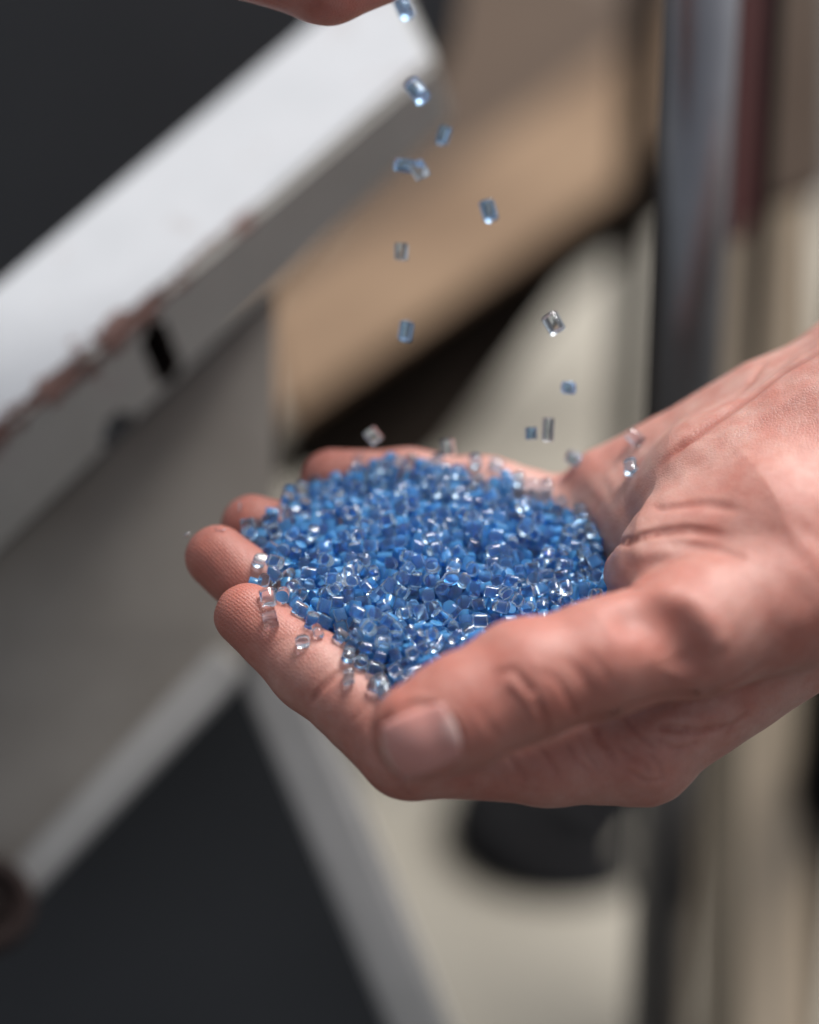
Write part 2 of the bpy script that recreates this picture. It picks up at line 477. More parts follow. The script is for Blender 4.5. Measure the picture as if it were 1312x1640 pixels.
M_BEIGE = noisy('beige_paint', (0.51, 0.406, 0.29), (0.673, 0.557, 0.418), scale=6, rough=.6)
M_MID = noisy('shaded_brown', (0.16, 0.112, 0.08), (0.216, 0.16, 0.12), scale=6, rough=.7)
M_OLIVE = noisy('olive_paint', (0.154, 0.128, 0.0896), (0.218, 0.179, 0.128), scale=6, rough=.6)
M_FLOOR = noisy('shaded_floor', (0.056, 0.052, 0.048), (0.088, 0.084, 0.08), scale=3, rough=.85)  # floor darkened out of view to cut the light bounced onto the hand

for _m in (M_BLACK, M_BLACKISH, M_UMBER): _m.node_tree.nodes['Principled BSDF'].inputs['Specular IOR Level'].default_value = .08
# ------------------------------------------------------------------ floor and background things
UP = np.array([0, math.cos(TILT), math.sin(TILT)])
AWAY = np.array([0, math.sin(TILT), -math.cos(TILT)])
FLOOR_H = -27.0
def on_floor(px, py):
    """point of the floor seen at a picture position"""
    a = np.array([(px - 656) / 90.0, (820 - py) / 90.0, 0.0]); c = np.array([0, 0, DIST])
    d = a - c; t = (FLOOR_H - c @ UP) / (d @ UP)
    return c + d * t
fl = mesh_obj('floor', W(np.array([UP * FLOOR_H + X * np.array([1., 0, 0]) + A * AWAY for X, A in ((-2500, -400), (2500, -400), (2500, 4000), (-2500, 4000))])), [(0, 1, 2, 3)], M_FLOOR)
tag(fl, kind='structure')
_q = [on_floor(x, y) for x, y in ((250, 1900), (1500, 1900), (1400, 380), (380, 380))]
pad = mesh_obj('lit_floor_slab', W(np.array(_q + [q + UP * 1.2 for q in _q])), [(3, 2, 1, 0), (4, 5, 6, 7), (0, 1, 5, 4), (1, 2, 6, 5), (2, 3, 7, 6), (3, 0, 4, 7)], M_CREAM)  # added slab: the small lit part of the floor, kept pale
tag(pad, kind='structure')
bw = slab('back_wall', [(-4000, -3000, -400), (5000, -3000, -400), (5000, 1300, -400), (-4000, 1300, -400)], 20, M_DARK)
tag(bw, 'dark wall closing the hall far behind the machine parts', 'wall')

# white rail: local x runs along it, y across its top, z down its front
A = P(-190, 854, -5.6); B = P(697, 92, -12.0)
ax = (B - A); Ln = np.linalg.norm(ax); ax /= Ln
cr = np.cross(ax, UP); cr /= np.linalg.norm(cr)
if cr @ AWAY < 0: cr = -cr
dn = np.cross(ax, cr); dn /= np.linalg.norm(dn)
if dn @ UP > 0: dn = -dn
def beam_material():
    m, t, b = new_mat('chipped_white_paint', (.8, .8, .8), .5)
    L = t.links
    tc = N(t, 'ShaderNodeTexCoord'); sp = N(t, 'ShaderNodeSeparateXYZ'); L.new(tc.outputs['Object'], sp.inputs[0])
    def mth(op, a, bb=None, c=None, clamp=False):
        n = N(t, 'ShaderNodeMath', _operation=op, _use_clamp=clamp)
        for i, q in enumerate((a, bb, c)):
            if q is None: continue
            if isinstance(q, (int, float)): n.inputs[i].default_value = q
            else: L.new(q, n.inputs[i])
        return n.outputs[0]
    no = N(t, 'ShaderNodeTexNoise', Scale=180, Detail=6, Roughness=.7); L.new(tc.outputs['Object'], no.inputs['Vector'])
    n2 = N(t, 'ShaderNodeTexNoise', Scale=55, Detail=5, Roughness=.65); L.new(tc.outputs['Object'], n2.inputs['Vector'])
    nn = mth('ADD', mth('MULTIPLY', no.outputs[0], .5), mth('MULTIPLY', n2.outputs[0], .5))
    edge = mth('ADD', mth('ABSOLUTE', sp.outputs[1]), mth('ABSOLUTE', sp.outputs[2]))        # distance from the front top edge, m
    fade = mth('SUBTRACT', 1.0, mth('MULTIPLY', mth('ABSOLUTE', mth('SUBTRACT', sp.outputs[0], .055)), 12.5), None, True)
    wdt = mth('MULTIPLY', fade, .0040)
    chip = mth('LESS_THAN', edge, mth('MULTIPLY', wdt, mth('MULTIPLY', mth('SUBTRACT', nn, .36), 8.0)))
    back = mth('LESS_THAN', mth('SUBTRACT', .036, sp.outputs[1]), mth('MULTIPLY', mth('SUBTRACT', nn, .5), .012))
    back = mth('MULTIPLY', back, mth('LESS_THAN', sp.outputs[0], .07))
    specks = mth('GREATER_THAN', n2.outputs[0], .61)
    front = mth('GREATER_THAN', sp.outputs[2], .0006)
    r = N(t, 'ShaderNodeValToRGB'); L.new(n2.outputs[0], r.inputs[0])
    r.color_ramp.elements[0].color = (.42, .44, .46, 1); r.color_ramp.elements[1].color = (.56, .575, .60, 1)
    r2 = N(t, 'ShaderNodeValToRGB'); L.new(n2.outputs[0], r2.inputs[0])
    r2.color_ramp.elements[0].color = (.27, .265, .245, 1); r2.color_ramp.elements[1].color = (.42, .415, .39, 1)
    r3 = N(t, 'ShaderNodeValToRGB'); L.new(no.outputs[0], r3.inputs[0])
    r3.color_ramp.elements[0].position = .35; r3.color_ramp.elements[0].color = (.035, .02, .018, 1)
    r3.color_ramp.elements[1].position = .7; r3.color_ramp.elements[1].color = (.22, .12, .10, 1)
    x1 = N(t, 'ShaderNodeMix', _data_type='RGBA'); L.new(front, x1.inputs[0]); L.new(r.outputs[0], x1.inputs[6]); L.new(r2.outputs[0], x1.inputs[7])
    x2 = N(t, 'ShaderNodeMix', _data_type='RGBA'); L.new(mth('MAXIMUM', chip, back), x2.inputs[0]); L.new(x1.outputs[2], x2.inputs[6]); L.new(r3.outputs[0], x2.inputs[7])
    x3 = N(t, 'ShaderNodeMix', _data_type='RGBA'); L.new(mth('MULTIPLY', specks, .38), x3.inputs[0]); L.new(x2.outputs[2], x3.inputs[6]); x3.inputs[7].default_value = (.33, .30, .29, 1)
    L.new(x3.outputs[2], b.inputs['Base Color'])
    return m
M_BEAM = beam_material()
w_, h0, h1 = 3.65, 2.65, 1.75
prof = [(0, 0), (Ln, 0), (Ln + 2.2, w_), (0, w_)]
V = [(x, y, 0) for x, y in prof] + [(0, 0, h0), (Ln, 0, h1), (Ln + 2.2, w_, h1), (0, w_, h0)]
V = np.array(V) / 100
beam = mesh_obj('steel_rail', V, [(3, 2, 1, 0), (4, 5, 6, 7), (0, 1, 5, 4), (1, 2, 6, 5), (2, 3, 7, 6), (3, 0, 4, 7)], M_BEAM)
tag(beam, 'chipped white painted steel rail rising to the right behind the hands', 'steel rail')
bm = bmesh.new(); bm.from_mesh(beam.data); bmesh.ops.recalc_face_normals(bm, faces=bm.faces)
bmesh.ops.bevel(bm, geom=list(bm.edges), offset=.0016, segments=3, affect='EDGES'); bm.to_mesh(beam.data); bm.free()
def wv(v): return Vector((v[0] * XR + v[1] * YU + v[2] * ZB).tolist())
Mx = Matrix.Identity(4)
for k, q in enumerate((ax, cr, dn)):
    for r_ in range(3): Mx[r_][k] = wv(q)[r_]
Mx.translation = Vector(W(A).tolist())
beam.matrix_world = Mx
def beam_local(px, py):
    """where a view line meets the front face of the rail, in its own x and z (cm)"""
    c = np.array([0, 0, DIST]); a = np.array([(px - 656) / 90.0, (820 - py) / 90.0, 0.0]); d = a - c
    t = ((A - c) @ cr) / (d @ cr); q = c + d * t - A
    return q @ ax, q @ dn
def cutter(px, py, sx, sz, zc, depth=1.3):
    x, z = beam_local(px, py); z = zc
    bm = bmesh.new(); bmesh.ops.create_cube(bm, size=1)
    for v in bm.verts:
        v.co.x = (x + v.co.x * sx ) / 100; v.co.y = v.co.y * depth * 2 / 100; v.co.z = (z + v.co.z * sz) / 100
    bmesh.ops.bevel(bm, geom=list(bm.edges), offset=.0022, segments=3, affect='EDGES')
    me = bpy.data.meshes.new('cut'); bm.to_mesh(me); bm.free(); me.materials.append(M_RUST)
    o = bpy.data.objects.new('cut', me); COL.objects.link(o); o.matrix_world = Mx; return o
beam.data.materials.append(M_RUST)
cuts = [cutter(250, 545, .72, 1.75, 1.25), cutter(188, 684, .9, 1.1, 2.25)]
for c in cuts:
    md = beam.modifiers.new('b', 'BOOLEAN'); md.object = c; md.operation = 'DIFFERENCE'; md.solver = 'EXACT'
bpy.context.view_layer.update()
dg = bpy.context.evaluated_depsgraph_get(); me2 = bpy.data.meshes.new_from_object(beam.evaluated_get(dg))
beam.modifiers.clear(); beam.data = me2; me2.name = 'steel_rail'
for c in cuts: bpy.data.objects.remove(c)

fr = empty('machine_stand', P(300, 1000, -11), label='grey steel side plate on pale splayed legs below the white rail', cat='machine stand')
slab('side_plate', [(-120, 990, -10.5), (442, 465, -11.5), (440, 1010, -11.5), (372, 1080, -11.5), (15, 1452, -11), (-120, 1590, -10.8)], .5, M_GREY, fr, .1)
slab('leg', [(345, 1035, -10.9), (392, 1078, -10.9), (368, 1112, -10.9), (40, 1455, -10.5), (-80, 1580, -10.3), (-80, 1490, -10.3), (8, 1400, -10.5)], .9, M_EDGE, fr, .12)
slab('leg', [(372, 1060, -12), (452, 1030, -12), (560, 1240, -12.4), (745, 1700, -13), (645, 1700, -13), (490, 1335, -12.4)], 1.2, M_EDGE, fr, .12)
tag(slab('dark_opening_sheet', [(-260, 900, -16), (380, 900, -16), (395, 1090, -16), (560, 1400, -16), (690, 1760, -16), (-260, 1900, -16)], 6, M_DARK, None, .2),  # added dark sheet for the darkness seen through the opening between the legs
    'added dark sheet for the darkness seen between the two splayed legs of the machine stand', 'dark sheet')
tag(slab('machine_cabinet', [(-500, -500, -22), (800, -500, -22), (730, 60, -22), (360, 540, -22), (200, 900, -22), (-500, 900, -22)], 4, M_DARK, None, .3),
    'large charcoal machine cabinet in the upper left behind the white rail', 'machine cabinet')
# roller at the lower left
def lathe(name, prof, centre, axis, mat, parent=None, seg=48):
    axis = np.array(axis, float); axis /= np.linalg.norm(axis)
    e1 = np.cross(axis, [0, 1, .3]); e1 /= np.linalg.norm(e1); e2 = np.cross(axis, e1)
    V = []; F = []; n = len(prof)
    for i in range(seg):
        a = 2 * math.pi * i / seg
        for r, hgt in prof: V.append(centre + axis * hgt + r * (math.cos(a) * e1 + math.sin(a) * e2))
    for i in range(seg):
        for j in range(n):
            j2 = (j + 1) % n; i2 = (i + 1) % seg
            F.append([i * n + j, i * n + j2, i2 * n + j2, i2 * n + j])
    o = mesh_obj(name, W(np.array(V)), F, mat, parent, smooth=True)
    bm = bmesh.new(); bm.from_mesh(o.data); bmesh.ops.remove_doubles(bm, verts=bm.verts, dist=1e-6); bmesh.ops.recalc_face_normals(bm, faces=bm.faces); bm.to_mesh(o.data); bm.free()
    return o
def wheel(nm, c, axis, R, wd_, mt, mh, label, cat):
    e = empty(nm, c, label=label, cat=cat)
    lathe('tyre', [(R * .55, -wd_ / 2), (R * .86, -wd_ / 2), (R * .96, -wd_ * .38), (R, -wd_ * .15), (R, wd_ * .15), (R * .96, wd_ * .38), (R * .86, wd_ / 2), (R * .55, wd_ / 2)], c, axis, mt, e)
    lathe('hub', [(R * .12, -wd_ * .42), (R * .54, -wd_ * .42), (R * .54, wd_ * .36), (R * .3, wd_ * .3), (R * .27, wd_ * .55), (R * .12, wd_ * .55)], c, axis, mh, e)
    return e
wheel('guide_roller', P(-26, 1450, -9.8), (.35, .25, 1), 1.05, .9, M_RUST, M_RUST, 'small rust brown roller at the foot of the machine stand', 'roller')

# boards and dark bars
tag(slab('wooden_board', [(400, 492, -41), (1120, -10, -46), (1120, 215, -37), (440, 690, -34)], 1.6, M_TAN, None, .3),
    'blurred tan wooden board slanting up to the right behind the falling pellets', 'board')
tag(slab('brown_board', [(420, 330, -72), (700, -200, -78), (1150, -200, -78), (1150, 60, -72), (400, 560, -70)], 1.6, M_BROWN, None, .3),
    'brown board standing behind the top edge of the tan board', 'board')
tag(slab('wooden_batten', [(420, 420, -52), (1130, -70, -56), (1130, 60, -54), (420, 560, -51)], 1.6, M_BROWN, None, .3),
    'dark reddish batten between the brown board and the tan board', 'batten')
tag(slab('dark_board', [(400, 705, -43), (640, 655, -46), (1120, 205, -47), (1120, 290, -44), (700, 640, -41), (430, 800, -40)], 1.6, M_UMBER, None, .3),
    'dark umber board under the lower edge of the tan board', 'board')
tag(slab('dark_bar', [(380, 735, -36), (1120, 205, -39), (1120, 330, -39), (930, 440, -38), (705, 745, -36), (600, 800, -36)], 2.0, M_BLACKISH, None, .3),  # blackish brown band along the lower edge of the tan board
    'dark bar running under the lower edge of the tan board', 'bar')
tag(post('dark_post', 1004, -200, 1255, -40, .55, M_BLACKISH), 'slim black post just left of the round steel tube', 'post')
wheel('caster_wheel', P(905, 1340, -36), (.25, .75, .55), 3.5, 2.0, M_BLACK, M_BLACK, 'black caster wheel on the cream floor below the hand', 'wheel')
tag(post('steel_tube', 1089, -300, 1900, -14, .72, M_STEEL), 'upright round dark steel tube right of the falling pellets', 'tube')
tag(slab('red_bracket', [(1168, -120, -17), (1240, -120, -17), (1226, 300, -17), (1196, 385, -17), (1160, 380, -17)], .8, M_RED, None, .1),
    'dull red bracket at the top beside the steel tube', 'bracket')
tag(post('thin_rod', 1195, -300, 1900, -18.5, .17, M_BLACK), 'thin dark rod in front of the beige panel', 'rod')
tag(slab('beige_panel', [(1120, -300, -24), (1304, -300, -24), (1304, 2000, -24), (1120, 2000, -24)], 3, M_BEIGE, None, .3),
    'tall beige painted panel between the steel tube and the right edge', 'panel')
tag(slab('shaded_top_panel', [(1206, -300, -22), (1330, -300, -22), (1330, 300, -22), (1206, 345, -22)], 1, M_MID, None, .2),  # added panel: shade on the top of the beige panel as brown colour
    'added brown panel in the top right corner for the shaded top of the beige panel', 'added panel')
tag(slab('olive_strip', [(1128, 900, -19), (1190, 900, -19), (1190, 2000, -19), (1128, 2000, -19)], .6, M_OLIVE, None, .1),
    'narrow olive strip below the wrist between steel tube and beige panel', 'strip')
tag(post('black_post', 1345, -300, 1900, -20, .62, M_BLACK), 'black post at the right edge of the picture', 'post')

# ------------------------------------------------------------------ hands
HV, HF = build_hand_mesh(0.095, 1)
def tones(V):
    n = len(V); T = np.zeros((n, 4), F32); T[:, 3] = 1
    R = np.zeros(n); Rg = np.zeros(n)
    for fg in (INDEX, MIDDLE, RING, PINKY, THUMB):
        tip = fg[0][-1]
        d = np.sqrt(((V - tip) ** 2).sum(1)); R = np.maximum(R, .8 * np.clip(1 - (d - .45) / 1.3, 0, 1))
        for j in fg[0][1:-1]:
            d = np.sqrt(((V - j) ** 2).sum(1)); R = np.maximum(R, .35 * np.exp(-(d / .9) ** 4))
    for tip in (INDEX[0][-1], MIDDLE[0][-1], RING[0][-1]):
        d = np.sqrt(((V - tip) ** 2).sum(1)); Rg = np.maximum(Rg, np.clip(1.5 - d / 1.4, 0, 1))
    d = np.sqrt(((V - P(1240, 960, 2.4)) ** 2).sum(1)); R = np.maximum(R, .55 * np.exp(-(d / 2.0) ** 2))
    d = np.sqrt(((V - P(1030, 1230, 1.6)) ** 2).sum(1)); R = np.maximum(R, .5 * np.exp(-(d / 1.3) ** 2))
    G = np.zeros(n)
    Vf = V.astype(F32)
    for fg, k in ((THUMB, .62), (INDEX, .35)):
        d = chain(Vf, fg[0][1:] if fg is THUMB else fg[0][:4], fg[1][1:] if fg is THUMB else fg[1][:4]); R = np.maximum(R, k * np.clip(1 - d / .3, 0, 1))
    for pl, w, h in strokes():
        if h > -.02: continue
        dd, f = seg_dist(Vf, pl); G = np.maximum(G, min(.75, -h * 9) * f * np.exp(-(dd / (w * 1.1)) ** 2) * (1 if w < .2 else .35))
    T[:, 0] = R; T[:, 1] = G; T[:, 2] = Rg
    return T
HT = tones(HV)
def add_tone(me, T):
    ca = me.color_attributes.new('tone', 'FLOAT_COLOR', 'POINT'); ca.data.foreach_set('color', np.asarray(T, F32).ravel())
def fast_mesh(name, V, F, mat):
    me = bpy.data.meshes.new(name); me.from_pydata(V.tolist(), [], F.tolist()); me.update()
    me.polygons.foreach_set('use_smooth', [True] * len(me.polygons)); me.materials.append(mat)
    o = bpy.data.objects.new(name, me); COL.objects.link(o); return o
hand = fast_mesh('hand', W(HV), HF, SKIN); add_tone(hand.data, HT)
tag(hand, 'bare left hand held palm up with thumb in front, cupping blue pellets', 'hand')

# thumb nail, laid over the thumb and raised a little
def nail_patch(cx, cy, ang, hl, hw, n=26, th=.055):
    u = np.array([math.cos(ang), math.sin(ang)]); v = np.array([-u[1], u[0]])
    pts = []; cols = []; ok = []
    for i in range(n):
        for j in range(n):
            s = -1 + 2 * i / (n - 1); t = -1 + 2 * j / (n - 1)
            # square to rounded outline
            q = 1 - .24 * t * t if s > 0 else 1 - .12 * t * t
            S_ = s * q; T_ = t * (1 - .10 * max(s, -s) ** 3)
            x = cx + u[0] * S_ * hl + v[0] * T_ * hw; y = cy + u[1] * S_ * hl + v[1] * T_ * hw
            z = surf_z(base_sdf, x, y); p = Q(x, y, z)
            g = grad(base_sdf, p[None], .03)[0]; g /= np.linalg.norm(g)
            e = min(1 - abs(s), 1 - abs(t)); lift = th * min(1, e * 6 + (.35 if s > .9 else 0)) + .012 * math.sin(s * 2) - (.03 if e < .04 else 0)
            pts.append(p + g * lift)
            base = np.array([.58, .27, .235]); lun = np.array([.68, .42, .38]); free = np.array([.78, .60, .52])
            r = math.sqrt((S_ + 1.05) ** 2 + (T_ * .8) ** 2)
            k = np.clip((.52 - r) / .18, 0, 1); c = base * (1 - k) + lun * k
            k = np.clip((S_ - .84 + .06 * T_ * T_) / .04, 0, 1); c = c * (1 - k) + free * k
            cols.append([*c, 1])
    F = [[i * n + j, i * n + j + 1, (i + 1) * n + j + 1, (i + 1) * n + j] for i in range(n - 1) for j in range(n - 1)]
    return np.array(pts), np.array(F), np.array(cols)
NV, NF, NC = nail_patch(676, 1187, math.radians(180 - 22), 64, 53)
def add_nail(parent, V, F, C):
    o = mesh_obj('thumb_nail', V, F, NAIL, parent, smooth=True); add_tone(o.data, C)
    s = o.modifiers.new('s', 'SOLIDIFY'); s.thickness = .0005; s.offset = -1
    return o
add_nail(hand, W(NV), NF, NC)

# the pouring hand above: a right hand, mirror image of the left, turned over the stream
me = hand.data.copy(); me.name = 'pouring_hand'
ph = bpy.data.objects.new('pouring_hand', me); COL.objects.link(ph)
tag(ph, 'edge of the other hand at the top, pouring pellets down', 'hand')
c_, s_ = math.cos(math.radians(-20)), math.sin(math.radians(-20))
_l = P(650, 1290, 1.6); _l = np.array([-_l[0], _l[1], _l[2]])
_t = P(498, 40, 0.0) - np.array([c_ * _l[0] - s_ * _l[1], s_ * _l[0] + c_ * _l[1], _l[2]])
_mv = HV * [-1, 1, 1]; _mv = np.stack([c_ * _mv[:, 0] - s_ * _mv[:, 1], s_ * _mv[:, 0] + c_ * _mv[:, 1], _mv[:, 2]], 1) + _t
ph.data.vertices.foreach_set('co', W(_mv).astype(F32).ravel()); ph.data.flip_normals(); ph.data.update()
_nv = NV * [-1, 1, 1]; _nv = np.stack([c_ * _nv[:, 0] - s_ * _nv[:, 1], s_ * _nv[:, 0] + c_ * _nv[:, 1], _nv[:, 2]], 1) + _t
add_nail(ph, W(_nv), NF[:, ::-1], NC)

